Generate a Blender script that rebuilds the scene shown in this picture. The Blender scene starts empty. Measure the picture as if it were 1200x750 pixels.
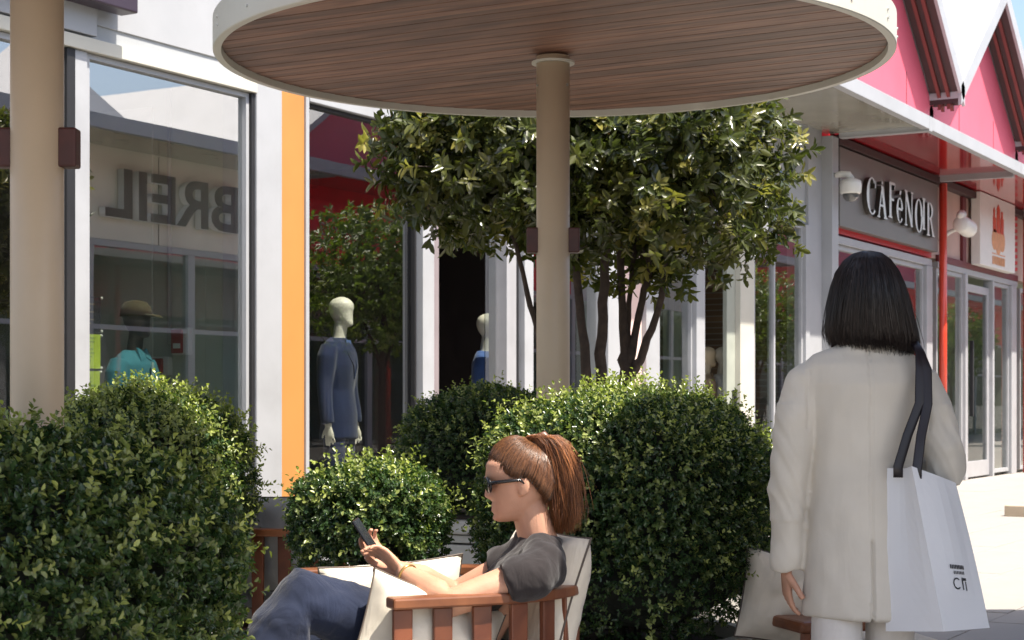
import bpy, bmesh, math, random
import numpy as np
from mathutils import Vector, Matrix, noise as mnoise

# ------------------------------------------------------------------ camera, world, sun, exposure
SC = bpy.context.scene
COL = SC.collection
TH = math.atan(1150 / 2000)
S, C = math.sin(TH), math.cos(TH)
CAM = (0.0, -7.21, 1.2)
cam_d = bpy.data.cameras.new('camera'); cam = bpy.data.objects.new('camera', cam_d); COL.objects.link(cam)
cam.location = CAM
cam.rotation_euler = (math.radians(90), 0, -(math.pi / 2 - math.atan2(S, C)))
cam_d.sensor_width = 36; cam_d.lens = 60; cam_d.shift_y = 98 / 1200
cam_d.clip_start = 0.05; cam_d.clip_end = 3000
SC.camera = cam
cam_d.dof.use_dof = True; cam_d.dof.focus_distance = 6.0; cam_d.dof.aperture_fstop = 11
SUN_EL = math.radians(63)
SH = (0.82, -0.57)                                   # toward the sun, street frame (right, forward)
sx, sy = S * SH[0] + C * SH[1], -C * SH[0] + S * SH[1]
n_ = math.hypot(sx, sy); sx /= n_; sy /= n_
W = bpy.data.worlds.new('World'); SC.world = W; W.use_nodes = True
nt = W.node_tree; bg = nt.nodes['Background']
sky = nt.nodes.new('ShaderNodeTexSky'); sky.sky_type = 'NISHITA'; sky.sun_disc = False
sky.sun_elevation = SUN_EL; sky.sun_rotation = math.atan2(sx, sy)
sky.air_density = 1.0; sky.dust_density = 3.0; sky.ozone_density = 1.0
nt.links.new(sky.outputs[0], bg.inputs[0]); bg.inputs[1].default_value = 0.125
sl = bpy.data.lights.new('sun', 'SUN'); so = bpy.data.objects.new('sun', sl); COL.objects.link(so)
sl.energy = 4.8; sl.angle = math.radians(0.55); sl.color = (1.0, 0.93, 0.82)
sv = Vector((sx * math.cos(SUN_EL), sy * math.cos(SUN_EL), math.sin(SUN_EL)))
so.rotation_euler = sv.to_track_quat('Z', 'Y').to_euler(); so.location = (0, -20, 30)
VS = SC.view_settings
VS.view_transform = 'Standard'; VS.look = 'None'; VS.gamma = 1; VS.exposure = 1.2; VS.use_curve_mapping = False
SC.render.engine = 'CYCLES'
SC.cycles.use_denoising = True
SC.cycles.max_bounces = 10; SC.cycles.transparent_max_bounces = 16; SC.cycles.glossy_bounces = 5
SC.cycles.sample_clamp_indirect = 6

rng = np.random.default_rng(7); random.seed(7)

def g(X, Y, z=0.0):
    """street frame (X across the view, Y along the view, z up; origin under the tripod) -> world"""
    return Vector((S * X + C * Y, CAM[1] - C * X + S * Y, z))
def gd(X, Y, z=0.0):
    return Vector((S * X + C * Y, -C * X + S * Y, z))
def yaw(X, Y):
    v = gd(X, Y); return math.atan2(v.y, v.x)

# ------------------------------------------------------------------ materials
MATS = {}
def mat(name, col, rough=0.6, var=0.10, scale=5.0, bump=0.0, bscale=40.0, metal=0.0, coat=0.0, spec=0.5, stretch=None, dirt=0.0):
    if name in MATS: return MATS[name]
    m = bpy.data.materials.new(name); m.use_nodes = True; N = m.node_tree.nodes; L = m.node_tree.links
    p = N['Principled BSDF']
    p.inputs['Roughness'].default_value = rough; p.inputs['Metallic'].default_value = metal
    p.inputs['Specular IOR Level'].default_value = spec; p.inputs['Coat Weight'].default_value = coat
    tc = N.new('ShaderNodeTexCoord'); mp = N.new('ShaderNodeMapping'); L.new(tc.outputs['Object'], mp.inputs[0])
    if stretch: mp.inputs['Scale'].default_value = stretch
    nz = N.new('ShaderNodeTexNoise'); nz.inputs['Scale'].default_value = scale; nz.inputs['Detail'].default_value = 6
    L.new(mp.outputs[0], nz.inputs['Vector'])
    rp = N.new('ShaderNodeValToRGB'); c = col
    rp.color_ramp.elements[0].position = 0.3; rp.color_ramp.elements[1].position = 0.72
    rp.color_ramp.elements[0].color = (c[0] * (1 - var), c[1] * (1 - var), c[2] * (1 - var), 1)
    rp.color_ramp.elements[1].color = (min(1, c[0] * (1 + var)), min(1, c[1] * (1 + var)), min(1, c[2] * (1 + var)), 1)
    L.new(nz.outputs[0], rp.inputs[0])
    out = rp.outputs[0]
    if dirt:
        n3 = N.new('ShaderNodeTexNoise'); n3.inputs['Scale'].default_value = 1.3; n3.inputs['Detail'].default_value = 8; n3.inputs['Roughness'].default_value = 0.65
        L.new(tc.outputs['Object'], n3.inputs['Vector'])
        r3 = N.new('ShaderNodeValToRGB'); r3.color_ramp.elements[0].position = 0.5; r3.color_ramp.elements[1].position = 0.75
        r3.color_ramp.elements[0].color = (0, 0, 0, 1); r3.color_ramp.elements[1].color = (dirt, dirt, dirt, 1)
        L.new(n3.outputs[0], r3.inputs[0])
        mx = N.new('ShaderNodeMixRGB'); mx.inputs[2].default_value = (c[0] * .45, c[1] * .42, c[2] * .36, 1)
        L.new(r3.outputs[0], mx.inputs[0]); L.new(out, mx.inputs[1]); out = mx.outputs[0]
    L.new(out, p.inputs['Base Color'])
    rr = N.new('ShaderNodeMapRange'); rr.inputs[3].default_value = max(0, rough - .08); rr.inputs[4].default_value = min(1, rough + .08)
    L.new(nz.outputs[0], rr.inputs[0]); L.new(rr.outputs[0], p.inputs['Roughness'])
    if bump:
        n2 = N.new('ShaderNodeTexNoise'); n2.inputs['Scale'].default_value = bscale; n2.inputs['Detail'].default_value = 4
        L.new(mp.outputs[0], n2.inputs['Vector'])
        b = N.new('ShaderNodeBump'); b.inputs['Strength'].default_value = bump; b.inputs['Distance'].default_value = 0.01
        L.new(n2.outputs[0], b.inputs['Height']); L.new(b.outputs[0], p.inputs['Normal'])
    MATS[name] = m
    return m

def glass_mat(name, tint, ior, rough=0.0):
    if name in MATS: return MATS[name]
    m = bpy.data.materials.new(name); m.use_nodes = True; N = m.node_tree.nodes; L = m.node_tree.links
    N.remove(N['Principled BSDF']); o = N['Material Output']
    t = N.new('ShaderNodeBsdfTransparent'); t.inputs[0].default_value = (*tint, 1)
    gl = N.new('ShaderNodeBsdfGlossy'); gl.inputs['Roughness'].default_value = rough
    f = N.new('ShaderNodeFresnel'); f.inputs[0].default_value = ior
    tc = N.new('ShaderNodeTexCoord'); nz = N.new('ShaderNodeTexNoise'); nz.inputs['Scale'].default_value = 0.9; nz.inputs['Detail'].default_value = 1
    b = N.new('ShaderNodeBump'); b.inputs['Strength'].default_value = 0.12; b.inputs['Distance'].default_value = 0.004
    L.new(tc.outputs['Object'], nz.inputs['Vector']); L.new(nz.outputs[0], b.inputs['Height']); L.new(b.outputs[0], gl.inputs['Normal'])
    mx = N.new('ShaderNodeMixShader'); ge = N.new('ShaderNodeNewGeometry'); iv = N.new('ShaderNodeMath'); iv.operation = 'SUBTRACT'; iv.inputs[0].default_value = 1
    mu = N.new('ShaderNodeMath'); mu.operation = 'MULTIPLY'; L.new(ge.outputs['Backfacing'], iv.inputs[1]); L.new(f.outputs[0], mu.inputs[0]); L.new(iv.outputs[0], mu.inputs[1])
    L.new(mu.outputs[0], mx.inputs[0]); L.new(t.outputs[0], mx.inputs[1]); L.new(gl.outputs[0], mx.inputs[2]); L.new(mx.outputs[0], o.inputs[0])
    MATS[name] = m
    return m

def leaf_mat(name, dark, light, young, rough=0.35, trans=0.3):
    m = bpy.data.materials.new(name); m.use_nodes = True; N = m.node_tree.nodes; L = m.node_tree.links
    p = N['Principled BSDF']; p.inputs['Roughness'].default_value = rough; p.inputs['Specular IOR Level'].default_value = 0.55
    a = N.new('ShaderNodeAttribute'); a.attribute_name = 'rnd'
    y = N.new('ShaderNodeAttribute'); y.attribute_name = 'young'
    r = N.new('ShaderNodeValToRGB'); r.color_ramp.elements[0].color = (*dark, 1); r.color_ramp.elements[1].color = (*light, 1)
    L.new(a.outputs['Fac'], r.inputs[0])
    mx = N.new('ShaderNodeMixRGB'); mx.inputs[2].default_value = (*young, 1); L.new(y.outputs['Fac'], mx.inputs[0]); L.new(r.outputs[0], mx.inputs[1])
    L.new(mx.outputs[0], p.inputs['Base Color'])
    t = N.new('ShaderNodeBsdfTranslucent')
    br = N.new('ShaderNodeMixRGB'); br.blend_type = 'MULTIPLY'; br.inputs[0].default_value = 1; br.inputs[2].default_value = (1.3, 1.5, .6, 1)
    L.new(mx.outputs[0], br.inputs[1]); L.new(br.outputs[0], t.inputs[0])
    ms = N.new('ShaderNodeMixShader'); ms.inputs[0].default_value = trans
    L.new(p.outputs[0], ms.inputs[1]); L.new(t.outputs[0], ms.inputs[2]); L.new(ms.outputs[0], N['Material Output'].inputs[0])
    MATS[name] = m
    return m

def wood_mat(name, c1, c2, axis_scale, rough=0.5, rings=9.0):
    m = bpy.data.materials.new(name); m.use_nodes = True; N = m.node_tree.nodes; L = m.node_tree.links
    p = N['Principled BSDF']; p.inputs['Roughness'].default_value = rough
    tc = N.new('ShaderNodeTexCoord'); mp = N.new('ShaderNodeMapping'); mp.inputs['Scale'].default_value = axis_scale
    oi = N.new('ShaderNodeObjectInfo'); ad = N.new('ShaderNodeVectorMath'); ad.operation = 'ADD'
    L.new(tc.outputs['Object'], ad.inputs[0])
    mu = N.new('ShaderNodeMath'); mu.operation = 'MULTIPLY'; mu.inputs[1].default_value = 17.0; L.new(oi.outputs['Random'], mu.inputs[0])
    L.new(mu.outputs[0], ad.inputs[1]); L.new(ad.outputs[0], mp.inputs[0])
    nz = N.new('ShaderNodeTexNoise'); nz.inputs['Scale'].default_value = rings; nz.inputs['Detail'].default_value = 7; nz.inputs['Distortion'].default_value = .6
    L.new(mp.outputs[0], nz.inputs['Vector'])
    r = N.new('ShaderNodeValToRGB'); r.color_ramp.elements[0].position = .33; r.color_ramp.elements[1].position = .68
    r.color_ramp.elements[0].color = (*c1, 1); r.color_ramp.elements[1].color = (*c2, 1); L.new(nz.outputs[0], r.inputs[0])
    hs = N.new('ShaderNodeHueSaturation'); mr = N.new('ShaderNodeMapRange'); mr.inputs[3].default_value = .72; mr.inputs[4].default_value = 1.25
    L.new(oi.outputs['Random'], mr.inputs[0]); L.new(mr.outputs[0], hs.inputs['Value']); L.new(r.outputs[0], hs.inputs['Color'])
    L.new(hs.outputs[0], p.inputs['Base Color'])
    b = N.new('ShaderNodeBump'); b.inputs['Strength'].default_value = .25; b.inputs['Distance'].default_value = .003
    L.new(nz.outputs[0], b.inputs['Height']); L.new(b.outputs[0], p.inputs['Normal'])
    MATS[name] = m
    return m

def fabric_mat(name, col, rough=.9, var=.12, weave=600.0, strength=.3, fold=0.0):
    m = bpy.data.materials.new(name); m.use_nodes = True; N = m.node_tree.nodes; L = m.node_tree.links
    p = N['Principled BSDF']; p.inputs['Roughness'].default_value = rough; p.inputs['Specular IOR Level'].default_value = .2
    p.inputs['Sheen Weight'].default_value = .15
    tc = N.new('ShaderNodeTexCoord')
    nz = N.new('ShaderNodeTexNoise'); nz.inputs['Scale'].default_value = 7; nz.inputs['Detail'].default_value = 8; L.new(tc.outputs['Object'], nz.inputs['Vector'])
    r = N.new('ShaderNodeValToRGB'); r.color_ramp.elements[0].position = .3; r.color_ramp.elements[1].position = .7
    r.color_ramp.elements[0].color = (*[c * (1 - var) for c in col], 1); r.color_ramp.elements[1].color = (*[min(1, c * (1 + var)) for c in col], 1)
    L.new(nz.outputs[0], r.inputs[0]); L.new(r.outputs[0], p.inputs['Base Color'])
    n2 = N.new('ShaderNodeTexNoise'); n2.inputs['Scale'].default_value = weave; L.new(tc.outputs['Object'], n2.inputs['Vector'])
    b = N.new('ShaderNodeBump'); b.inputs['Strength'].default_value = strength; b.inputs['Distance'].default_value = .002
    L.new(n2.outputs[0], b.inputs['Height'])
    if fold:
        n3 = N.new('ShaderNodeTexNoise'); n3.inputs['Scale'].default_value = 9; n3.inputs['Detail'].default_value = 3; n3.inputs['Distortion'].default_value = 1.2
        mp = N.new('ShaderNodeMapping'); mp.inputs['Scale'].default_value = (1, 1, .45); L.new(tc.outputs['Object'], mp.inputs[0]); L.new(mp.outputs[0], n3.inputs['Vector'])
        b2 = N.new('ShaderNodeBump'); b2.inputs['Strength'].default_value = fold; b2.inputs['Distance'].default_value = .03
        L.new(n3.outputs[0], b2.inputs['Height']); L.new(b2.outputs[0], b.inputs['Normal'])
    L.new(b.outputs[0], p.inputs['Normal'])
    MATS[name] = m
    return m

white = mat('white_paint', (.36, .367, .385), .45, .05, 3, .03, 60, dirt=.22)
render_w = mat('white_render', (.36, .375, .39), .7, .05, 2, .08, 90, dirt=.22)
cream = mat('cream_metal', (.54, .52, .45), .45, .05, 3, dirt=.1)
polem = mat('beige_pole_paint', (.56, .44, .31), .42, .05, 4, .03, 70, dirt=.15)
greyf = mat('grey_aluminium', (.45, .45, .47), .4, .06, 5, metal=.3)
mauve = mat('mauve_grey_frame', (.24, .20, .21), .5, .06, 5)
blackm = mat('black_rubber', (.012, .012, .014), .6, .1, 5)
orange = mat('orange_panel', (.50, .215, .055), .45, .05, 2, .02, 60, dirt=.12)
pinkw = mat('pale_pink_panel', (.74, .55, .50), .5, .05, 2)
redpost = mat('red_enamel', (.62, .06, .03), .35, .08, 8, coat=.4)
redsof = mat('red_gloss_soffit', (.36, .015, .022), .12, .12, 1.2, .04, 6, coat=.6)
pink = mat('pink_red_gable', (.64, .115, .17), .5, .06, 1.5, dirt=.1)
redwall = mat('red_wall', (.62, .018, .028), .45, .10, 2, .03, 30, dirt=.3)
beigesof = mat('beige_soffit', (.34, .325, .265), .2, .08, 2, .03, 5, coat=.4)
roofm = mat('white_roof_sheet', (.37, .37, .38), .5, .04, 2, dirt=.2)
darku = mat('dark_overhang', (.045, .02, .02), .6, .2, 5)
signgrey = mat('grey_sign_panel', (.155, .15, .14), .4, .08, 2, .02, 50, dirt=.1)
steel = mat('brushed_steel', (.62, .62, .60), .3, .06, 30, metal=.85)
darkside = mat('dark_letter_side', (.03, .025, .02), .5)
purple = mat('dark_purple_sign', (.035, .022, .035), .4, .1, 3)
rust = mat('oxide_red_bracket', (.06, .015, .012), .5, .2, 20, .05, 80)
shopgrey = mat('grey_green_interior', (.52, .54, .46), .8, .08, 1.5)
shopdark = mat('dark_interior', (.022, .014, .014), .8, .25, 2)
shopfloor = mat('interior_floor', (.30, .28, .25), .4, .1, 3)
display = mat('white_display_base', (.70, .70, .68), .5, .05, 3)
grwall = mat('beige_stone_cladding', (.74, .69, .58), .7, .12, 1.2, .05, 40, dirt=.2)
pinkwall = mat('dusty_pink_wall', (.56, .40, .34), .6, .08, 2, dirt=.15)
ivory = mat('ivory_mannequin', (.72, .68, .56), .45, .03, 5)
darkman = mat('dark_mannequin', (.05, .035, .028), .45, .1, 5)
lime = mat('lime_paper', (.50, .62, .05), .7, .10, 12)
blackp = mat('black_print', (.02, .02, .022), .5, .3, 15)
cyanp = mat('cyan_print', (.10, .50, .52), .4, .25, 4)
redbox = mat('alarm_red', (.35, .015, .012), .4)
whitep = mat('white_plastic', (.75, .74, .70), .35, .04, 6)
glass = glass_mat('shop_glass', (.93, .96, .94), 6.0)
glass2 = glass_mat('suit_window_glass', (.93, .95, .94), 3.4)
glassd = glass_mat('far_shop_glass', (.6, .65, .64), 2.2)
teak = wood_mat('oiled_teak_shaded', (.085, .022, .010), (.20, .062, .026), (1, 1, 1), .38, 6)  # slats and legs: shade under the rail put into the wood colour
teak_lit = wood_mat('oiled_teak_lit', (.15, .046, .018), (.30, .11, .042), (1, 1, 1), .38, 6)  # rail and stool top: same wood, sunlight put into the colour
plankm = wood_mat('umbrella_plank', (.115, .052, .034), (.27, .135, .085), (3.0, .35, 3.0), .55, 7)
linen = fabric_mat('natural_linen', (.66, .60, .50), fold=.35)
greyfab = fabric_mat('grey_outdoor_fabric', (.30, .31, .32), fold=.3)
piping = mat('dark_piping', (.10, .08, .065), .7)
blazer = fabric_mat('beige_blazer_linen', (.56, .515, .445), .85, .05, 420, .10, fold=.18)
tee = fabric_mat('charcoal_cotton', (.024, .020, .021), .9, .12, 700, .3, fold=.45)
denim = fabric_mat('indigo_denim', (.013, .019, .042), .85, .25, 800, .4, fold=.45)
denimlt = mat('denim_stitch', (.20, .17, .14), .8)
trous = fabric_mat('pale_trousers', (.62, .58, .54), .85, .06, fold=.3)
tealsh = fabric_mat('teal_shirt', (.05, .22, .28), .7, .08, fold=.3)
navy = fabric_mat('navy_suit', (.010, .017, .055), .8, .12, fold=.25)
bluesh = fabric_mat('blue_shirt', (.05, .10, .26), .8, .1, fold=.3)
whsh = fabric_mat('white_shirt', (.62, .62, .60), .8, .05, fold=.3)
olive = fabric_mat('olive_cap', (.085, .07, .035), .8, .1)
skin = mat('skin', (.50, .265, .175), .48, .12, 14, .10, 260, spec=.4)
_p = skin.node_tree.nodes['Principled BSDF']; _p.inputs['Subsurface Weight'].default_value = .12; _p.inputs['Subsurface Radius'].default_value = (.012, .005, .003); _p.inputs['Subsurface Scale'].default_value = .6
haircr = mat('brown_hair', (.13, .052, .022), .34, .5, 60)
hairr = mat('auburn_hair', (.20, .072, .024), .40, .5, 60, stretch=(1, 1, 1))
haird = mat('dark_brown_hair', (.014, .008, .008), .5, .4, 30)
lip = mat('sunglass_black', (.01, .01, .012), .15, .1, 5)
paper = mat('white_paper', (.76, .765, .79), .55, .02, 4, .03, 12)
ribbon = mat('black_ribbon', (.012, .008, .010), .45)
ink = mat('black_ink', (.03, .03, .035), .5)
stone = mat('tan_stone', (.42, .34, .25), .7, .12, 5, .1, 60)
slabm = mat('pale_paving_stone', (.29, .272, .25), .75, .08, 1.6, .10, 120, dirt=.25)
planterm = mat('pale_planter', (.55, .53, .48), .55, .06, 3, .04, 60, dirt=.2)
bark = mat('dark_bark', (.055, .038, .030), .9, .35, 20, .6, 60)
coreg = mat('light_block_core', (.008, .011, .005), .95, .3, 20)
soil = mat('soil', (.035, .024, .017), .95, .3, 30, .5, 40)
boxm = leaf_mat('boxwood_leaf', (.013, .034, .015), (.070, .125, .044), (.45, .49, .14), .24, .30)
treem = leaf_mat('tree_leaf', (.024, .034, .010), (.085, .100, .028), (.34, .30, .08), .24, .28)
sunm = leaf_mat('street_tree_leaf', (.06, .09, .02), (.14, .19, .04), (.26, .28, .08), .4, .45)

# ground material: paving with joints drawn by the brick texture beyond the built slabs
def paving_mat():
    m = bpy.data.materials.new('paving_far'); m.use_nodes = True; N = m.node_tree.nodes; L = m.node_tree.links
    p = N['Principled BSDF']; p.inputs['Roughness'].default_value = .8
    tc = N.new('ShaderNodeTexCoord'); b = N.new('ShaderNodeTexBrick'); b.inputs['Scale'].default_value = 1
    b.inputs['Brick Width'].default_value = .9; b.inputs['Row Height'].default_value = .6; b.inputs['Mortar Size'].default_value = .006
    b.inputs['Color1'].default_value = (.29, .272, .25, 1); b.inputs['Color2'].default_value = (.275, .257, .238, 1); b.inputs['Mortar'].default_value = (.26, .23, .20, 1)
    L.new(tc.outputs['Object'], b.inputs['Vector'])
    nz = N.new('ShaderNodeTexNoise'); nz.inputs['Scale'].default_value = .7; nz.inputs['Detail'].default_value = 8; L.new(tc.outputs['Object'], nz.inputs['Vector'])
    mr = N.new('ShaderNodeMapRange'); mr.inputs[3].default_value = .8; mr.inputs[4].default_value = 1.15; L.new(nz.outputs[0], mr.inputs[0])
    hs = N.new('ShaderNodeHueSaturation'); L.new(mr.outputs[0], hs.inputs['Value']); L.new(b.outputs[0], hs.inputs['Color']); L.new(hs.outputs[0], p.inputs['Base Color'])
    return m
def brick_mat():
    m = bpy.data.materials.new('brown_brick_interior'); m.use_nodes = True; N = m.node_tree.nodes; L = m.node_tree.links
    p = N['Principled BSDF']; p.inputs['Roughness'].default_value = .85
    tc = N.new('ShaderNodeTexCoord'); mp = N.new('ShaderNodeMapping'); mp.inputs['Rotation'].default_value = (math.pi / 2, 0, 0); L.new(tc.outputs['Object'], mp.inputs[0])
    b = N.new('ShaderNodeTexBrick'); b.inputs['Scale'].default_value = 1; b.inputs['Brick Width'].default_value = .24; b.inputs['Row Height'].default_value = .075; b.inputs['Mortar Size'].default_value = .008
    b.inputs['Color1'].default_value = (.17, .10, .06, 1); b.inputs['Color2'].default_value = (.11, .07, .045, 1); b.inputs['Mortar'].default_value = (.2, .17, .14, 1)
    L.new(mp.outputs[0], b.inputs['Vector']); L.new(b.outputs[0], p.inputs['Base Color'])
    return m
brickm = brick_mat()

# ------------------------------------------------------------------ mesh helpers
def link(o, parent=None):
    COL.objects.link(o)
    if parent is not None: o.parent = parent
    return o
def tag(o, label=None, cat=None, group=None, kind=None):
    if label: o['label'] = label
    if cat: o['category'] = cat
    if group: o['group'] = group
    if kind: o['kind'] = kind
    return o
def empty(name, loc, label=None, cat=None, group=None, rz=0.0):
    o = bpy.data.objects.new(name, None); o.location = loc; o.rotation_euler = (0, 0, rz); COL.objects.link(o)
    o.empty_display_size = .1
    return tag(o, label, cat, group)

class MB:
    """collects shapes; build() links them as ONE mesh object (coordinates minus off)"""
    def __init__(s): s.v = []; s.f = []
    def add(s, v, f):
        n = len(s.v); s.v += [tuple(p) for p in v]; s.f += [tuple(i + n for i in q) for q in f]; return s
    def box(s, x0, x1, y0, y1, z0, z1):
        return s.add([(x0, y0, z0), (x1, y0, z0), (x1, y1, z0), (x0, y1, z0), (x0, y0, z1), (x1, y0, z1), (x1, y1, z1), (x0, y1, z1)],
                     [(0, 3, 2, 1), (4, 5, 6, 7), (0, 1, 5, 4), (1, 2, 6, 5), (2, 3, 7, 6), (3, 0, 4, 7)])
    def prism(s, poly, fn, h0, h1):
        """poly: 2D outline (ccw), fn(a, b, h) -> 3D"""
        n = len(poly); v = [fn(a, b, h0) for a, b in poly] + [fn(a, b, h1) for a, b in poly]
        f = [tuple(range(n - 1, -1, -1)), tuple(range(n, 2 * n))] + [(i, (i + 1) % n, n + (i + 1) % n, n + i) for i in range(n)]
        return s.add(v, f)
    def loft(s, rings, seg=20):
        """rings: (centre, axis_a, axis_b) ellipses"""
        v = []; 
        for c, a, b in rings:
            c, a, b = Vector(c), Vector(a), Vector(b)
            for i in range(seg):
                t = 2 * math.pi * i / seg; v.append(c + a * math.cos(t) + b * math.sin(t))
        f = []
        for r in range(len(rings) - 1):
            for i in range(seg):
                j = (i + 1) % seg; f.append((r * seg + i, r * seg + j, (r + 1) * seg + j, (r + 1) * seg + i))
        n = len(v); v.append(Vector(rings[0][0])); v.append(Vector(rings[-1][0])); k = (len(rings) - 1) * seg
        for i in range(seg):
            j = (i + 1) % seg; f.append((n, j, i)); f.append((n + 1, k + i, k + j))
        return s.add(v, f)
    def tube(s, pts, rad, seg=12, side=None, flat=1.0):
        pts = [Vector(p) for p in pts]; n = len(pts)
        if not hasattr(rad, '__len__'): rad = [rad] * n
        d0 = (pts[1] - pts[0]).normalized()
        a = Vector(side) if side is not None else (Vector((0, 0, 1)) if abs(d0.z) < .9 else Vector((1, 0, 0)))
        rings = []
        for i in range(n):
            d = (pts[min(i + 1, n - 1)] - pts[max(i - 1, 0)]).normalized()
            a = (a - d * a.dot(d)).normalized(); b = d.cross(a)
            r = rad[i]
            ra, rb = (r if hasattr(r, '__len__') else (r, r * flat))
            rings.append((pts[i], a * ra, b * rb))
        return s.loft(rings, seg)
    def ball(s, c, r, seg=14, rot=None):
        c = Vector(c); rx, ry, rz = r if hasattr(r, '__len__') else (r, r, r); R = rot or Matrix.Identity(3)
        rings = []
        for i in range(1, 9):
            t = math.pi * i / 9; rings.append((c + R @ Vector((0, 0, -rz * math.cos(t))), R @ Vector((rx * math.sin(t), 0, 0)), R @ Vector((0, ry * math.sin(t), 0))))
        return s.loft(rings, seg)
    def lathe(s, c, prof, seg=48):
        """prof: (r, z) list, open or closed on the axis"""
        c = Vector(c); v = []; f = []
        for r, z in prof:
            for i in range(seg):
                t = 2 * math.pi * i / seg; v.append((c.x + r * math.cos(t), c.y + r * math.sin(t), c.z + z))
        for k in range(len(prof) - 1):
            for i in range(seg):
                j = (i + 1) % seg; f.append((k * seg + i, k * seg + j, (k + 1) * seg + j, (k + 1) * seg + i))
        return s.add(v, f)
    def build(s, name, m, parent=None, off=None, smooth=False, bevel=0.0, kind=None):
        me = bpy.data.meshes.new(name)
        v = s.v if off is None else [(p[0] - off[0], p[1] - off[1], p[2] - off[2]) for p in s.v]
        me.from_pydata(v, [], s.f); me.validate(); me.update()
        bm = bmesh.new(); bm.from_mesh(me); bmesh.ops.recalc_face_normals(bm, faces=bm.faces[:]); bm.to_mesh(me); bm.free()
        if isinstance(m, str): m = MATS[m]
        me.materials.append(m)
        if smooth: me.polygons.foreach_set('use_smooth', [True] * len(me.polygons))
        o = link(bpy.data.objects.new(name, me), parent)
        if bevel:
            b = o.modifiers.new('bevel', 'BEVEL'); b.width = bevel; b.segments = 2; b.limit_method = 'ANGLE'
        if kind: o['kind'] = kind
        return o

def remesh(o, vox, smooth=6, fac=.5, fold=None):
    r = o.modifiers.new('r', 'REMESH'); r.mode = 'VOXEL'; r.voxel_size = vox
    if smooth:
        sm = o.modifiers.new('s', 'SMOOTH'); sm.iterations = smooth; sm.factor = fac
    dg = bpy.context.evaluated_depsgraph_get(); me = bpy.data.meshes.new_from_object(o.evaluated_get(dg))
    o.modifiers.clear(); old = o.data; nm = old.name; o.data = me; bpy.data.meshes.remove(old); me.name = nm
    if fold:
        me.update()
        for v, nrm in zip(me.vertices, [Vector(n.vector) for n in me.vertex_normals]):
            v.co = v.co + nrm * fold(v.co)
        me.update()
    me.polygons.foreach_set('use_smooth', [True] * len(me.polygons))
    return o

def text_mesh(body, size, extrude, shear=0.0, offset=0.0):
    cu = bpy.data.curves.new('t', 'FONT'); cu.body = body; cu.size = size; cu.extrude = extrude; cu.shear = shear; cu.offset = offset; cu.align_x = 'CENTER'; cu.resolution_u = 4
    o = bpy.data.objects.new('t', cu); COL.objects.link(o)
    dg = bpy.context.evaluated_depsgraph_get(); me = bpy.data.meshes.new_from_object(o.evaluated_get(dg))
    bpy.data.objects.remove(o); bpy.data.curves.remove(cu)
    return me

def copy_tree(o, parent=None):
    c = o.copy(); COL.objects.link(c); c.parent = parent
    for ch in [x for x in bpy.data.objects if x.parent == o]: copy_tree(ch, c)
    return c

# ------------------------------------------------------------------ ground
gm = MB(); gm.add([(-600, -600, -.012), (900, -600, -.012), (900, 900, -.012), (-600, 900, -.012)], [(0, 1, 2, 3)])
ground = gm.build('paved_ground', paving_mat()); tag(ground, 'pale stone paving of the shopping street', None, None, 'structure')
ground['label'] = 'pale stone paving of the shopping street'
sm_ = MB().box(-.447, .447, -.297, .297, -.03, 0).build('paving_slab', slabm, ground, bevel=.004)
cand = []
for iy in range(-20, 1):
    for ix in range(5, 42):
        cx, cy = ix * .9 + (.45 if iy % 2 else 0), iy * .6 - .3
        Y = C * cx + S * (cy - CAM[1]); X = S * cx - C * (cy - CAM[1])
        if Y > 8.2 and .09 < X / Y < .37: cand.append((Y, cx, cy))
cand.sort()
for i, (Y, cx, cy) in enumerate(cand[:285]):
    o = sm_ if i == 0 else sm_.copy()
    if i: COL.objects.link(o)
    o.location = (cx, cy, random.uniform(-.0025, .0015)); o.rotation_euler = (random.uniform(-.002, .002), random.uniform(-.002, .002), 0)

# ------------------------------------------------------------------ shops
def pane_window(root, off, x0, x1, z0, z1, y=0.03, fr=.035, fm=None, gm_=None, name='window', mull=()):
    """glass in a slim frame: window > frame, pane"""
    fm = fm or white; m = MB()
    m.box(x0, x0 + fr, y - .04, y + .05, z0, z1); m.box(x1 - fr, x1, y - .04, y + .05, z0, z1)
    m.box(x0 + fr, x1 - fr, y - .04, y + .05, z1 - fr, z1); m.box(x0 + fr, x1 - fr, y - .04, y + .05, z0, z0 + fr)
    for a in mull: m.box(a - fr / 2, a + fr / 2, y - .035, y + .045, z0 + fr, z1 - fr)
    w = m.build(name, fm, root, off)
    xs = [x0 + fr] + [q for a in mull for q in (a - fr / 2, a + fr / 2)] + [x1 - fr]
    for i in range(0, len(xs), 2):
        MB().box(xs[i], xs[i + 1], y - .006, y + .006, z0 + fr, z1 - fr).build('pane', gm_ or glass, w, off)
    return w
def part(root, off, name, m, *boxes, bevel=.004):
    b = MB()
    for q in boxes: b.box(*q)
    return b.build(name, m, root, off, bevel=bevel)
def interior(root, off, x0, x1, depth, wall, floor=shopfloor, ceil=None):
    part(root, off, 'shop_floor', floor, (x0, x1, .1, depth, -.01, .04), bevel=0)
    part(root, off, 'shop_ceiling', ceil or wall, (x0, x1, .2, depth, 3.44, 3.5), bevel=0)
    part(root, off, 'back_wall', wall, (x0, x1, depth, depth + .1, .04, 3.44), bevel=0)
    part(root, off, 'side_wall', wall, (x0, x0 + .08, .2, depth - .003, .042, 3.438), bevel=0)
    part(root, off, 'side_wall', wall, (x1 - .08, x1, .2, depth - .003, .042, 3.438), bevel=0)

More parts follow.
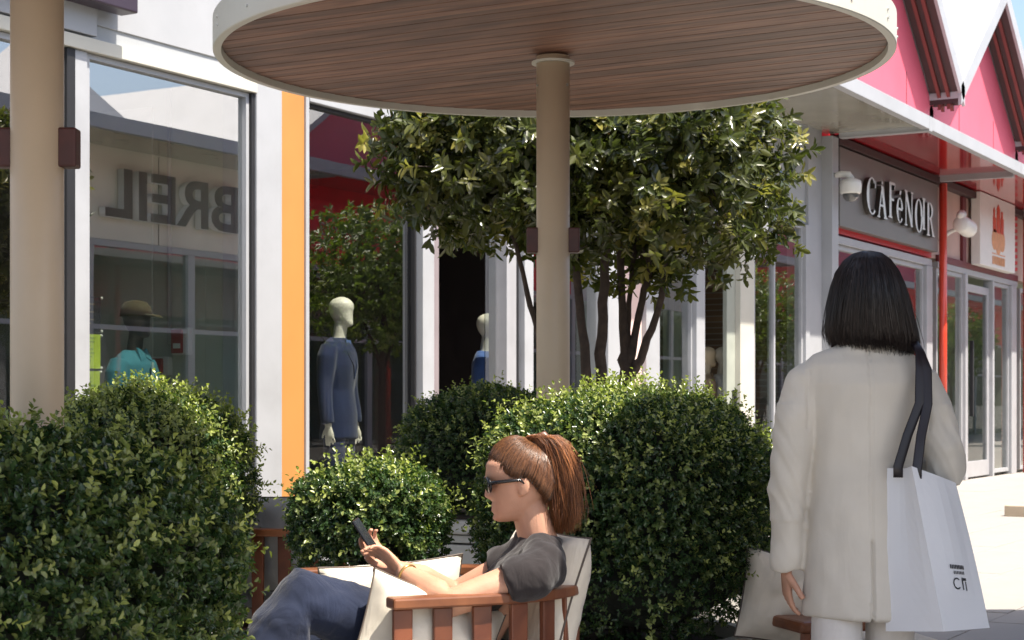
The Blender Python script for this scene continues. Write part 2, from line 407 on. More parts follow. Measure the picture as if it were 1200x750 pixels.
# --- first shop: white, x 3 .. 9.36
o1 = (3, 0, 0); s1 = empty('shop_building', o1, 'white shop front with tall window showing a teal shirt mannequin', 'shop', 'shops along the street')
part(s1, o1, 'wall', render_w, (3, 9.36, 0, .25, 3.36, 5.9))
part(s1, o1, 'fascia_panel', white, (3, 7.53, -.05, -.002, 3.37, 4.6))
part(s1, o1, 'fascia_panel', white, (7.535, 9.36, -.012, -.002, 3.45, 4.6))
part(s1, o1, 'lintel', cream, (3, 9.04, -.05, .2, 3.275, 3.355))
part(s1, o1, 'roof', roofm, (2.9, 14.4, -1.0, 7.0, 5.9, 6.05))  # eaves out of view, overhang drawn out to shade the upper wall
part(s1, o1, 'outer_wall', render_w, (3, 9.3, 6.5, 6.7, 0, 5.9))
pane_window(s1, o1, 3.05, 7.30, .05, 3.27)
part(s1, o1, 'gasket', blackm, (7.305, 7.37, -.03, .08, .05, 3.27), bevel=0)
part(s1, o1, 'mullion', white, (7.373, 7.475, -.025, .045, 0, 3.273))
pane_window(s1, o1, 7.478, 9.0, .05, 3.27, fr=.03)
part(s1, o1, 'gasket', blackm, (9.003, 9.035, -.03, .08, .05, 3.27), bevel=0)
part(s1, o1, 'pillar', white, (9.04, 9.315, -.045, .25, 0, 3.357), bevel=.006)
interior(s1, o1, 3.05, 9.3, 3.2, shopgrey)
part(s1, o1, 'partition', shopdark, (7.15, 7.25, .25, 3.15, .045, 3.43), bevel=0)
mat('pale_wall_panel', (.62, .63, .55), .7, .05, 1)
pp = part(s1, o1, 'wall_panel', mat('pale_wall_panel', (.62, .63, .55), .7, .05, 1), (7.4, 8.02, 3.1, 3.18, .05, 3.2))
tag(part(None, None, 'fascia_sign', purple, (5.2, 7.73, -.19, -.053, 3.53, 4.3), bevel=.01), 'blank dark purple fascia sign on the white shop wall', 'sign')

# --- second shop: orange pillar, x 9.36 .. 14.5
o2 = (9.37, 0, 0); s2 = empty('shop_building', o2, 'shop front with orange pillar, suit mannequin and dark open doorway', 'shop', 'shops along the street')
part(s2, o2, 'wall', orange, (9.36, 14.5, .01, .25, 3.42, 3.75))
part(s2, o2, 'wall', render_w, (9.362, 14.5, .01, .25, 3.753, 5.9))
part(s2, o2, 'outer_wall', render_w, (9.36, 20.4, 6.5, 6.7, 0, 5.9))
part(s2, o2, 'orange_pillar', orange, (9.318, 9.585, -.03, .25, 0, 3.355))
part(s2, o2, 'trim', white, (9.587, 9.625, -.045, .1, 0, 3.40))
part(s2, o2, 'lintel', white, (9.627, 14.18, -.05, .1, 3.31, 3.40))
pane_window(s2, o2, 9.628, 11.04, .30, 3.305, fr=.02, fm=blackm, gm_=glass2)
part(s2, o2, 'plinth', white, (9.628, 11.04, -.02, .12, 0, .298))
part(s2, o2, 'mullion', white, (11.045, 11.20, -.07, .12, 0, 3.305))
part(s2, o2, 'door_jamb', greyf, (11.203, 11.27, -.03, .12, 0, 3.305))
part(s2, o2, 'door_frame', mauve, (11.36, 11.48, .06, .16, 0, 3.305), (11.48, 12.42, .06, .16, 3.15, 3.305))
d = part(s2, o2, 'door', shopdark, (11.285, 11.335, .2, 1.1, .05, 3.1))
part(d, o2, 'handle', steel, (11.337, 11.37, .9, .94, 1.0, 1.4))
MB().box(12.25, 12.415, .09, .102, .06, 3.14).build('side_light', glass, s2, o2)
part(s2, o2, 'door_jamb', greyf, (12.42, 12.58, -.02, .16, 0, 3.305))
part(s2, o2, 'gasket', blackm, (12.583, 12.635, -.01, .1, 0, 3.305), bevel=0)
part(s2, o2, 'mullion', white, (12.638, 12.79, -.07, .12, 0, 3.305))
pane_window(s2, o2, 12.795, 14.175, .05, 3.305, fr=.03)
part(s2, o2, 'pillar', white, (14.18, 14.5, -.09, .25, 0, 3.418), bevel=.006)
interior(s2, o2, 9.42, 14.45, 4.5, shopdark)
for zz in (.7, 1.3, 1.9):
    part(s2, o2, 'wall_shelf', mat('dark_wood_shelf', (.10, .05, .03), .6), (9.6, 11.2, 4.1, 4.45, zz, zz + .04))
    part(s2, o2, 'wall_shelf', MATS['dark_wood_shelf'], (12.7, 14.3, 4.1, 4.45, zz, zz + .04))
part(s2, o2, 'display_base', display, (9.7, 11.0, .25, 1.25, .042, .2))

# --- third shop: x 14.5 .. 20.5
o3 = (14.52, 0, 0); s3 = empty('shop_building', o3, 'pale shop front with brick lined doorway and canopy with beige soffit', 'shop', 'shops along the street')
part(s3, o3, 'orange_strip', orange, (14.503, 14.63, -.03, .2, 0, 3.36))
part(s3, o3, 'pink_panel', pinkw, (14.633, 15.04, -.02, .2, 0, 3.36))
part(s3, o3, 'mullion', white, (15.043, 15.35, -.07, .12, 0, 3.36))
pane_window(s3, o3, 15.353, 16.27, .05, 3.355, fr=.03)
part(s3, o3, 'mullion', white, (16.273, 16.49, -.06, .12, 0, 3.355))
d = part(s3, o3, 'door', mat('grey_green_door', (.34, .36, .31), .5), (17.22, 17.455, .0, .05, .05, 3.1))
part(d, o3, 'handle', blackm, (17.36, 17.39, -.05, -.002, 1.0, 1.35))
part(s3, o3, 'door_head', white, (16.493, 17.455, .0, .12, 3.12, 3.355))
part(s3, o3, 'mullion', cream, (17.458, 17.86, -.06, .12, 0, 3.355))
part(s3, o3, 'gasket', blackm, (17.863, 17.955, -.02, .1, 0, 3.355), bevel=0)
pane_window(s3, o3, 17.958, 19.54, .05, 3.355, fr=.05, mull=(18.62,))
part(s3, o3, 'jamb', white, (19.543, 19.68, -.05, .1, 0, 3.355))
part(s3, o3, 'pillar', white, (19.683, 20.16, -.03, .25, 0, 5.0), bevel=.006)
part(s3, o3, 'pillar', white, (20.163, 20.40, -.16, .25, 0, 4.5), bevel=.006)
part(s3, o3, 'wall', render_w, (14.503, 19.68, .01, .25, 3.37, 5.9))
part(s3, o3, 'roof', roofm, (14.4, 20.3, .2, 7.0, 5.903, 6.05))
interior(s3, o3, 14.55, 20.4, 4.0, brickm, ceil=shopgrey)
part(s3, o3, 'inner_column', blackm, (17.25, 17.33, 3.2, 3.3, .045, 3.43))
part(s3, o3, 'curtain', mat('pale_green_curtain', (.42, .46, .40), .8, .15, 3, stretch=(8, 1, .3)), (15.7, 16.25, 1.0, 1.08, .05, 3.3))
part(s3, o3, 'curtain', MATS['pale_green_curtain'], (19.2, 20.2, 1.6, 1.68, .05, 3.3))
# canopy over it
part(s3, o3, 'canopy_soffit', beigesof, (14.5, 20.40, -1.2, -.002, 4.56, 4.60))
part(s3, o3, 'canopy_edge', white, (14.5, 20.40, -1.30, -1.203, 4.52, 4.68))
part(s3, o3, 'canopy_crossbar', white, (20.403, 20.53, -1.30, -.163, 4.5, 4.68))

# --- gabled bays
def gable_roof(root, off, x0, x1, zv, za, ov, depth):
    xm = (x0 + x1) / 2
    MB().prism([(x0, 4.7), (x1, 4.7), (x1, zv), (xm, za), (x0, zv)], lambda a, b, h: (a, h, b), .0, .15).build('gable_panel', pink, root, off)
    for k, (a, b) in enumerate(((x0, xm), (xm, x1))):
        za_, zb_ = (zv, za) if k == 0 else (za, zv)
        sl = (zb_ - za_) / (b - a); t = .10
        r = MB().prism([(a, za_ + .12), (b, zb_ + .12), (b, zb_ + .12 + t), (a, za_ + .12 + t)], lambda p, q, h: (p, h, q), -ov, depth).build('roof', roofm, root, off)
        # white verge board and dark soffit boards with rafters
        MB().prism([(a, za_ + .02), (b, zb_ + .02), (b, zb_ + .30), (a, za_ + .30)], lambda p, q, h: (p, h, q), -ov - .05, -ov - .003).build('verge_board', white, r, off)
        MB().prism([(a, za_ + .05), (b, zb_ + .05), (b, zb_ + .117), (a, za_ + .117)], lambda p, q, h: (p, h, q), -ov, -.003).build('overhang_soffit', darku, r, off)
        rb = MB()
        for fr in (.33, .66):
            y0 = -ov + ov * fr
            rb.prism([(a, za_ - .03), (b, zb_ - .03), (b, zb_ + .047), (a, za_ + .047)], lambda p, q, h: (p, h, q), y0 - .025, y0 + .025)
        rb.build('rafter', mat('oxide_rafter', (.16, .03, .025), .6), r, off)
        sb = MB(); n = 16
        for i in range(n):
            yy = -ov + (depth + ov) * (i + .5) / n
            sb.prism([(a, za_ + .225), (b, zb_ + .225), (b, zb_ + .265), (a, za_ + .265)], lambda p, q, h: (p, h, q), yy - .012, yy + .012)
        sb.build('roof_seams', roofm, r, off)
def joints(root, off, xs, z0, z1):
    for x in xs: part(root, off, 'panel_joint', darku, (x - .008, x + .008, -.004, .003, z0, z1), bevel=0)

def bay(x0, x1, label, wallm, soffit=redsof):
    off = (x0, 0, 0); r = empty('shop_building', off, label, 'shop', 'shops along the street')
    gable_roof(r, off, x0 - .1, x1 - .1 + .2, 5.55, 7.6, .42, 9.0)
    xm = (x0 + x1) / 2
    joints(r, off, (xm - 1.1, xm + 1.0), 4.75, 5.9)
    part(r, off, 'canopy_soffit', soffit, (x0 + .03, x1 - .06, -1.2, -.06, 4.56, 4.60))
    part(r, off, 'canopy_edge', white, (x0 + .03, x1 + .02, -1.30, -1.203, 4.52, 4.68))
    part(r, off, 'canopy_crossbar', white, (x1 - .055, x1 + .025, -1.2, -.06, 4.47, 4.6))
    part(r, off, 'canopy_top', roofm, (x0 + .03, x1 - .06, -1.2, .15, 4.603, 4.68))
    part(r, off, 'dark_beam', darku, (x0, x1, -.14, -.002, 4.44, 4.54))
    part(r, off, 'wall', wallm, (x0, x1, .0, .2, 3.36, 4.70))
    part(r, off, 'outer_wall', render_w, (x0, x1, 8.6, 8.8, 0, 5.6))
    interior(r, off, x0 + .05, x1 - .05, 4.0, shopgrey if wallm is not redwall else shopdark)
    return r, off
r4, o4 = bay(20.5, 25.0, 'cafe front with grey lettered sign under red canopy and pink gable', redwall)
part(r4, o4, 'lintel', white, (20.51, 24.85, -.05, .08, 3.22, 3.32))
pane_window(r4, o4, 20.52, 22.55, .05, 3.215, fr=.06)
part(r4, o4, 'mullion', white, (22.553, 22.75, -.06, .1, 0, 3.215))
pane_window(r4, o4, 22.755, 24.55, .05, 3.215, fr=.06)
part(r4, o4, 'mullion', white, (24.553, 24.85, -.06, .1, 0, 3.215))
MB().tube([(25.04, -.16, 0), (25.04, -.16, 4.45)], .058, 20).build('post', redpost, r4, o4, smooth=True)
r5, o5 = bay(25.0, 30.2, 'pale pink shop front with tall dark door and gable, between two red posts', pinkwall)
part(r5, o5, 'dark_trim', mat('maroon_trim', (.14, .02, .025), .5), (25.2, 30.1, -.05, -.002, 3.32, 3.42), (26.55, 26.75, -.05, -.002, 3.42, 4.43))
part(r5, o5, 'lintel', white, (25.2, 30.1, -.04, .08, 3.23, 3.318))
pane_window(r5, o5, 25.22, 26.66, .05, 3.225, fr=.06)
part(r5, o5, 'mullion', greyf, (26.663, 26.80, -.06, .1, 0, 3.225))
dd = part(r5, o5, 'door', greyf, (26.803, 26.92, .0, .06, .03, 3.1), (28.2, 28.33, .0, .06, .03, 3.1), (26.92, 28.2, .0, .06, 2.98, 3.1), (26.92, 28.2, .0, .06, .03, .28))
MB().box(26.92, 28.2, .025, .035, .28, 2.98).build('pane', glassd, dd, o5)
part(dd, o5, 'handle', blackm, (27.1, 27.16, -.06, -.002, 1.0, 2.2))
part(r5, o5, 'mullion', white, (28.333, 28.44, -.06, .1, 0, 3.225))
pane_window(r5, o5, 28.443, 29.6, .05, 3.225, fr=.06)
part(r5, o5, 'mullion', white, (29.603, 29.95, -.06, .1, 0, 3.225))
MB().tube([(30.25, -.16, 0), (30.25, -.16, 4.45)], .062, 20).build('post', redpost, r5, o5, smooth=True)
for zz in np.arange(3.5, 4.4, .11):
    part(r5, o5, 'louvre_slat', redwall, (29.42, 30.05, -.05, -.003, float(zz), float(zz) + .055), bevel=0)
r6, o6 = bay(30.2, 36.0, 'shop front with wide windows beyond the last red post', pinkwall)
pane_window(r6, o6, 30.4, 33.0, .05, 3.225, fr=.06); pane_window(r6, o6, 33.1, 35.9, .05, 3.225, fr=.06)
for k_, (xa, xb, lab) in enumerate(((36.0, 41.6, 'pink gabled shop front two bays past the last red post'), (41.6, 47.2, 'pink gabled shop front three bays past the last red post'), (47.2, 53.0, 'pink gabled end shop at the far end of the terrace'))):
    r7, o7 = bay(xa, xb, lab, pinkwall)
    pane_window(r7, o7, xa + .2, (xa + xb) / 2 - .05, .05, 3.225, fr=.06); pane_window(r7, o7, (xa + xb) / 2 + .05, xb - .1, .05, 3.225, fr=.06)
    MB().tube([(xa + .05, -.16, 0), (xa + .05, -.16, 4.45)], .08, 16).build('post', redpost, r7, o7, smooth=True)

# --- signs
cs = empty('cafe_sign', (20.55, -.12, 3.45), 'dark grey sign panel with raised silver letters under the red canopy', 'sign')
so_ = (20.55, -.12, 3.45)
part(cs, so_, 'panel', signgrey, (20.56, 24.92, -.12, -.004, 3.43, 4.42), bevel=.006)
def strokes(word):
    """silver display letters in unit height: thick and thin strokes, mixed cases"""
    L = {}
    def arc(cx, cy, rx, ry, a0, a1, w, n=14):
        out = []
        for i in range(n):
            t0 = math.radians(a0 + (a1 - a0) * i / n); t1 = math.radians(a0 + (a1 - a0) * (i + 1) / n)
            w0 = w * (.35 + .65 * abs(math.cos(t0))); w1 = w * (.35 + .65 * abs(math.cos(t1)))
            p = lambda t, ww, s: (cx + (rx + s * ww / 2) * math.cos(t), cy + (ry + s * ww / 2 * .6) * math.sin(t))
            out.append([p(t0, w0, 1), p(t1, w1, 1), p(t1, w1, -1), p(t0, w0, -1)])
        return out
    def bar(x0, y0, x1, y1, w): return [[(x0 - w / 2, y0), (x0 + w / 2, y0), (x1 + w / 2, y1), (x1 - w / 2, y1)]]
    def ser(x, y, w): return [[(x - w / 2, y - .02), (x + w / 2, y - .02), (x + w / 2, y + .02), (x - w / 2, y + .02)]]
    L['C'] = (.62, arc(.33, .5, .26, .47, 50, 310, .15) + bar(.52, .72, .53, .92, .05))
    L['A'] = (.62, bar(.08, .0, .30, .85, .06) + bar(.52, .0, .30, .85, .14) + ser(.08, .02, .18) + ser(.52, .02, .22) + bar(.28, .30, .28, .36, .3) + bar(.30, .9, .30, .97, .09))
    L['F'] = (.50, bar(.16, 0, .16, .95, .13) + ser(.16, .02, .26) + bar(.28, .90, .28, .97, .38) + bar(.26, .47, .26, .53, .26) + bar(.44, .78, .46, .93, .04))
    L['e'] = (.48, arc(.23, .36, .17, .33, 10, 320, .12) + bar(.24, .36, .24, .42, .30) + bar(.22, .78, .28, .90, .09))
    L['N'] = (.68, bar(.12, 0, .12, .95, .06) + bar(.12, .95, .54, .0, .14) + bar(.54, 0, .54, .95, .06) + ser(.12, .02, .18) + ser(.12, .95, .18) + ser(.54, .95, .18))
    L['O'] = (.60, arc(.29, .5, .22, .46, 0, 360, .14, 22))
    L['I'] = (.24, bar(.10, .05, .10, .9, .12) + ser(.10, .05, .22) + ser(.10, .9, .22))
    L['R'] = (.58, bar(.14, 0, .14, .95, .13) + ser(.14, .02, .24) + arc(.2, .72, .22, .22, -90, 90, .12) + bar(.50, .0, .28, .5, .12) + ser(.50, .02, .2))
    return [L[c] for c in word]
xx = 21.42; dz = 0
for (wd, polys), ch in zip(strokes('CAFeNOIR'), 'CAFeNOIR'):
    m = MB(); h = .50; sw = .66; k = 0
    lift = {'F': .04, 'e': .0, 'O': -.06, 'R': -.05}.get(ch, 0)
    for poly in polys:
        k += 1
        m.prism([(p[0], p[1]) for p in poly], lambda a, b, hh: (xx + a * sw, hh - .0003 * k, 3.66 + lift + b * h), -.185, -.123)
    ob = m.build('letter', steel, cs, so_)
    ob.data.materials.append(darkside)
    for pl in ob.data.polygons:
        if pl.normal.y > -.7: pl.material_index = 1
    xx += wd * sw + (-.02 if ch == 'O' else .04)
es = empty('emblem_sign', (27.0, -.2, 3.36), 'white sign with red tower emblem above the tall dark door', 'sign')
eo = (27.0, -.2, 3.36)
part(es, eo, 'panel', whitep, (27.0, 29.25, -.20, -.055, 3.40, 4.55), bevel=.006)
redi = mat('emblem_red', (.60, .07, .03), .6, .2, 12); peach = mat('emblem_peach', (.72, .36, .18), .6, .15, 12)
def eprism(polys, m, name, y0=-.206):
    b = MB()
    for i, pl in enumerate(polys): b.prism(pl, lambda a, c, h: (27.0 + a, h - i * .0004, 3.36 + c), y0, -.2003)
    return b.build(name, m, es, eo)
rc = lambda a, b, c, d: [(a, b), (c, b), (c, d), (a, d)]
lobe = lambda cx, cz, rx, rz: [(cx + rx * math.cos(t * math.pi / 8), cz + rz * math.sin(t * math.pi / 8)) for t in range(16)]
eprism([rc(.78, .62, .98, .86), rc(.80, .86, .90, .96), rc(1.02, .62, 1.22, 1.0), [(1.0, 1.0), (1.24, 1.0), (1.12, 1.09)], rc(1.26, .62, 1.46, .88), rc(1.30, .88, 1.40, .99), [(.78, .96), (.92, .96), (.85, 1.02)]], redi, 'tower_mark')
eprism([lobe(.88, .50, .17, .17), lobe(1.12, .47, .19, .20), lobe(1.38, .50, .17, .17)], peach, 'base_mark')
eprism([rc(.72, .265, 1.55, .28)], peach, 'rule')
bars = []
for i in range(6):
    a = .74 + i * .135
    bars += [rc(a, .10, a + .035, .23), rc(a + .065, .10, a + .10, .23)] + ([rc(a, .2, a + .1, .23)] if i % 2 else [rc(a, .10, a + .1, .13)])
eprism(bars, peach, 'lettering')

def dome_camera(loc, label):
    r = empty('security_camera', loc, label, 'camera')
    MB().tube([(0, 0, .12), (.0, -.08, .13), (.02, -.16, .12), (.02, -.19, .06)], [.035, .04, .045, .05], 14).build('arm', whitep, r, smooth=True)
    MB().lathe((.02, -.19, 0), [(0, .07), (.07, .065), (.125, .04), (.135, -.01), (.13, -.10), (.115, -.12), (0, -.12)], 28).build('housing', whitep, r, smooth=True)
    MB().lathe((.02, -.19, -.12), [(.10, .0), (.095, -.04), (.06, -.085), (0, -.10)], 24).build('dome_lens', mat('smoked_dome', (.10, .10, .10), .08, .1, 5, coat=.6), r, smooth=True)
    return r
dome_camera((20.26, -.165, 3.90), 'white dome security camera on the white pillar beside the grey sign')
fl = empty('wall_speaker', (25.32, -.2, 3.85), 'white rounded loudspeaker on a bracket beside the red post', 'speaker')
MB().tube([(25.3, -.03, 3.62), (25.35, -.15, 3.75), (25.42, -.3, 3.83)], .03, 10).build('bracket', whitep, fl, (25.32, -.2, 3.85), smooth=True)
MB().tube([(25.24, -.36, 3.87), (25.25, -.36, 3.87), (25.29, -.36, 3.87), (25.62, -.36, 3.84), (25.72, -.36, 3.83), (25.73, -.36, 3.83)], [.01, .10, .125, .135, .13, .02], 24).build('housing', whitep, fl, (25.32, -.2, 3.85), smooth=True)
MB().tube([(25.2, -.36, 4.0), (25.3, -.36, 4.0), (25.4, -.36, 3.98)], [.03, .08, .04], 14).build('knob', whitep, fl, (25.32, -.2, 3.85), smooth=True)

# --- posters, alarms
def poster(x0, x1, z0, z1, y, m, label, mark=None):
    r = tag(part(None, None, 'poster', m, (x0, x1, y, y + .004, z0, z1), bevel=0), label, 'poster')
    for xq in (x1 + .008,):
        for zq in (z0 + .005, z1 - .005):
            MB().ball((xq, y, zq), .009, 8).build('corner_clip', whitep, r)
    b = MB(); random.seed(int(x0 * 100 + z0 * 10))
    for i in range(7):
        zz = z1 - (z1 - z0) * (.12 + .11 * i); w = (x1 - x0) * random.uniform(.25, .7)
        b.box(x0 + .012, x0 + .012 + w, y - .003, y - .0005, zz, zz + (z1 - z0) * .035)
    b.build('print', mark, r)
    return r
poster(7.535, 7.675, 1.63, 1.84, .06, blackp, 'black framed notice on the glass above the lime notice', mat('gold_print', (.30, .24, .12), .6))
poster(7.535, 7.672, 1.41, 1.615, .06, lime, 'lime green paper notice on the shop glass below a black one', mat('green_print', (.28, .38, .04), .7))
poster(7.535, 7.668, 1.20, 1.395, .06, lime, 'lowest lime notice on the glass, behind the hedge tops', mat('green_print', (.28, .38, .04), .7))
bp = tag(part(None, None, 'window_poster', cyanp, (5.2, 6.93, .25, .27, 1.28, 1.98), bevel=0), 'cyan photo poster in the window behind the beige pole', 'poster')
part(bp, None, 'print', mat('poster_dark', (.02, .03, .04), .5), (6.3, 6.93, .243, .2485, 1.30, 1.42), (6.55, 6.93, .243, .2485, 1.5, 1.58), bevel=0)
MB().ball((6.86, .235, 1.30), (.10, .01, .10), 14).build('print', mat('poster_skin', (.45, .22, .14), .6), bp)
cd = tag(MB().tube([(9.20, .86, 1.62), (9.20, .86, 3.42)], .016, 10).build('conduit_pipe', white, smooth=True), 'thin white conduit running down to the red alarm boxes', 'pipe')
for y0, z0, w, hh_, lab in ((.66, 1.54, .15, .19, 'upper small red fire alarm box beside the conduit'), (.84, 1.40, .22, .13, 'lower wider red fire alarm box under the conduit')):
    a = empty('fire_alarm_box', (9.218, y0 + w, z0), lab, 'alarm box', rz=-math.pi / 2)
    MB().box(0, w, -.05, 0, 0, hh_).build('back_box', whitep, a, bevel=.008)
    MB().box(.012, w - .04, -.075, -.052, .012, hh_ - .012).build('cover', redbox, a, bevel=.008)
    MB().box(.04, .10, -.082, -.0755, .045, .08).build('call_point', whitep, a)
for yq in (.25, 1.0, 1.75, 2.5):
    part(s1, o1, 'wall_panel', MATS['pale_wall_panel'], (9.2, 9.218, yq + .35 if yq < .5 else yq + .02, yq + .72, .06, 3.3)) if yq > .5 else None

# ------------------------------------------------------------------ figures
def head_mb(mb, M, egg=False, sc=1.0):
    """M: 4x4 head frame, +x face, +z up. A ring grid with a face modelled into it."""
    P = [(-.117, .050, -.010, .012), (-.112, .074, -.018, .026), (-.100, .083, -.032, .037), (-.082, .083, -.052, .047), (-.058, .079, -.072, .056), (-.03, .078, -.090, .064),
         (0, .079, -.100, .070), (.03, .087, -.104, .074), (.06, .083, -.099, .072), (.085, .063, -.081, .058), (.102, .035, -.052, .036), (.111, .008, -.016, .012)]
    zs = np.linspace(-.117, .111, 58); pz = [p[0] for p in P]; seg = 64; v = []; f = []
    for z in zs:
        ff, bb, ww = (float(np.interp(z, pz, [p[i] for p in P])) for i in (1, 2, 3))
        cx = (ff + bb) / 2; rx = (ff - bb) / 2
        for i in range(seg):
            t = 2 * math.pi * i / seg; c_, s_ = math.cos(t), math.sin(t)
            x = cx + rx * math.copysign(abs(c_) ** .88, c_); y = ww * math.copysign(abs(s_) ** .9, s_)
            if not egg and c_ > .2:
                ga = lambda a, b, w, h: math.exp(-((y - a) / w) ** 2 - ((z - b) / h) ** 2)
                nose = float(np.interp(z, [-.048, -.040, -.030, 0, .018, .03], [0, .016, .026, .012, .005, 0])) * math.exp(-(y / (.011 + .006 * (z < -.028))) ** 2)
                x += nose + .007 * ga(0, -.062, .022, .007) + .007 * ga(0, -.076, .019, .007) - .004 * ga(0, -.069, .022, .003) + .006 * ga(0, -.103, .02, .012) - .004 * ga(0, -.088, .02, .006)
                x += -.010 * (ga(.031, .004, .015, .012) + ga(-.031, .004, .015, .012)) + .004 * (ga(.034, -.03, .02, .018) + ga(-.034, -.03, .02, .018)) + .004 * ga(0, .022, .05, .010)
            v.append(M @ (Vector((x, y, z)) * sc))
        
    for r in range(len(zs) - 1):
        for i in range(seg):
            j = (i + 1) % seg; f.append((r * seg + i, r * seg + j, (r + 1) * seg + j, (r + 1) * seg + i))
    f.append(tuple(range(seg - 1, -1, -1))); f.append(tuple((len(zs) - 1) * seg + i for i in range(seg)))
    mb.add(v, f)
    if not egg:
        for s in (-1, 1):
            R = (M.to_3x3() @ Matrix.Rotation(s * -.35, 3, 'Z')).normalized()
            mb.ball(M @ Vector((-.012, s * .072, -.012)), (.020, .008, .032), 12, R)
            mb.ball(M @ Vector((-.006, s * .070, -.034)), (.010, .007, .012), 10, R)

def hand_mb(mb, wrist, d, nrm, curl=.5, sc=1.0, mirror=1, spread=.16):
    """palm + five unequal bent fingers. d: pointing direction, nrm: back-of-hand normal; thumb leaves on +side"""
    d = Vector(d).normalized(); nrm = Vector(nrm); nrm = (nrm - d * nrm.dot(d)).normalized(); sd = d.cross(nrm) * mirror
    w = Vector(wrist)
    rg = []
    for t, a, b in ((-.01, .022, .017), (.02, .029, .016), (.05, .037, .0145), (.080, .039, .0125), (.090, .034, .010)):
        rg.append((w + d * t * sc, sd * a * sc, nrm * b * sc))
    mb.loft(rg, 16)
    for i, (o, L, r) in enumerate(((.029, .070, .0088), (.010, .078, .0090), (-.010, .073, .0086), (-.029, .058, .0078))):
        p = w + (d * .078 + sd * o) * sc; dirv = (d + sd * spread * o / .03).normalized(); pts = [p - dirv * .01 * sc, p]; rad = [r * 1.05, r * 1.05]
        for k, fr in enumerate((.45, .30, .25)):
            cu = curl * (.75 + .12 * i) * (.55 + .35 * k)
            ax = dirv.cross(nrm).normalized()
            dirv = (Matrix.Rotation(-cu, 3, ax) @ dirv).normalized()
            if dirv.dot(nrm) > 0 and curl > 0: dirv = (Matrix.Rotation(2 * cu, 3, ax) @ dirv).normalized()
            p = p + dirv * L * fr * sc; pts.append(p); rad.append(r * (.98 - .1 * k))
        mb.tube(pts, [q * sc for q in rad], 10)
    p = w + (d * .018 + sd * .022) * sc; td = (sd * .75 + d * .75 - nrm * .35).normalized(); pts = [p]; rad = [.014]
    for k, L in enumerate((.035, .030, .024)):
        p = p + td * L * sc; pts.append(p); rad.append(.0115 - .001 * k); td = (td + d * .28 - nrm * .12).normalized()
    mb.tube(pts, [q * sc for q in rad], 10)

def hair_strands(mb, paths, r=.0022, seg=4):
    mb.strand = getattr(mb, 'strand', []); mb.strand.append((len(mb.v), len(paths), len(paths[0]) * seg + 2))
    for p in paths: mb.tube(p, [r * .8] + [r] * (len(p) - 2) + [r * .3], seg)
def strand_tint(o, mb):
    a = np.full(len(o.data.vertices), .08, np.float32)
    for start, n, k in mb.strand: a[start:start + n * k] = np.repeat(np.random.default_rng(3).random(n), k)
    at = o.data.attributes.new('rnd', 'FLOAT', 'POINT'); at.data.foreach_set('value', a)
def hair_mat(name, c0, c1, rough):
    m = bpy.data.materials.new(name); m.use_nodes = True; N = m.node_tree.nodes; L = m.node_tree.links; p = N['Principled BSDF']
    p.inputs['Roughness'].default_value = rough; p.inputs['Specular IOR Level'].default_value = .6; p.inputs['Anisotropic'].default_value = .5
    a = N.new('ShaderNodeAttribute'); a.attribute_name = 'rnd'; r = N.new('ShaderNodeValToRGB')
    r.color_ramp.elements[0].color = (*c0, 1); r.color_ramp.elements[1].color = (*c1, 1); L.new(a.outputs['Fac'], r.inputs[0]); L.new(r.outputs[0], p.inputs['Base Color'])
    MATS[name] = m
    return m
haircr = hair_mat('brown_hair_strands', (.035, .014, .007), (.20, .085, .035), .36)
hairr2 = hair_mat('auburn_hair_strands', (.07, .022, .008), (.34, .13, .045), .38)
haird = hair_mat('dark_hair_strands', (.005, .003, .003), (.026, .016, .014), .42)

def frame(pos, face, up=(0, 0, 1)):
    x = Vector(face).normalized(); z = Vector(up); z = (z - x * z.dot(x)).normalized(); y = z.cross(x)
    return Matrix(((x.x, y.x, z.x, pos[0]), (x.y, y.y, z.y, pos[1]), (x.z, y.z, z.z, pos[2]), (0, 0, 0, 1)))

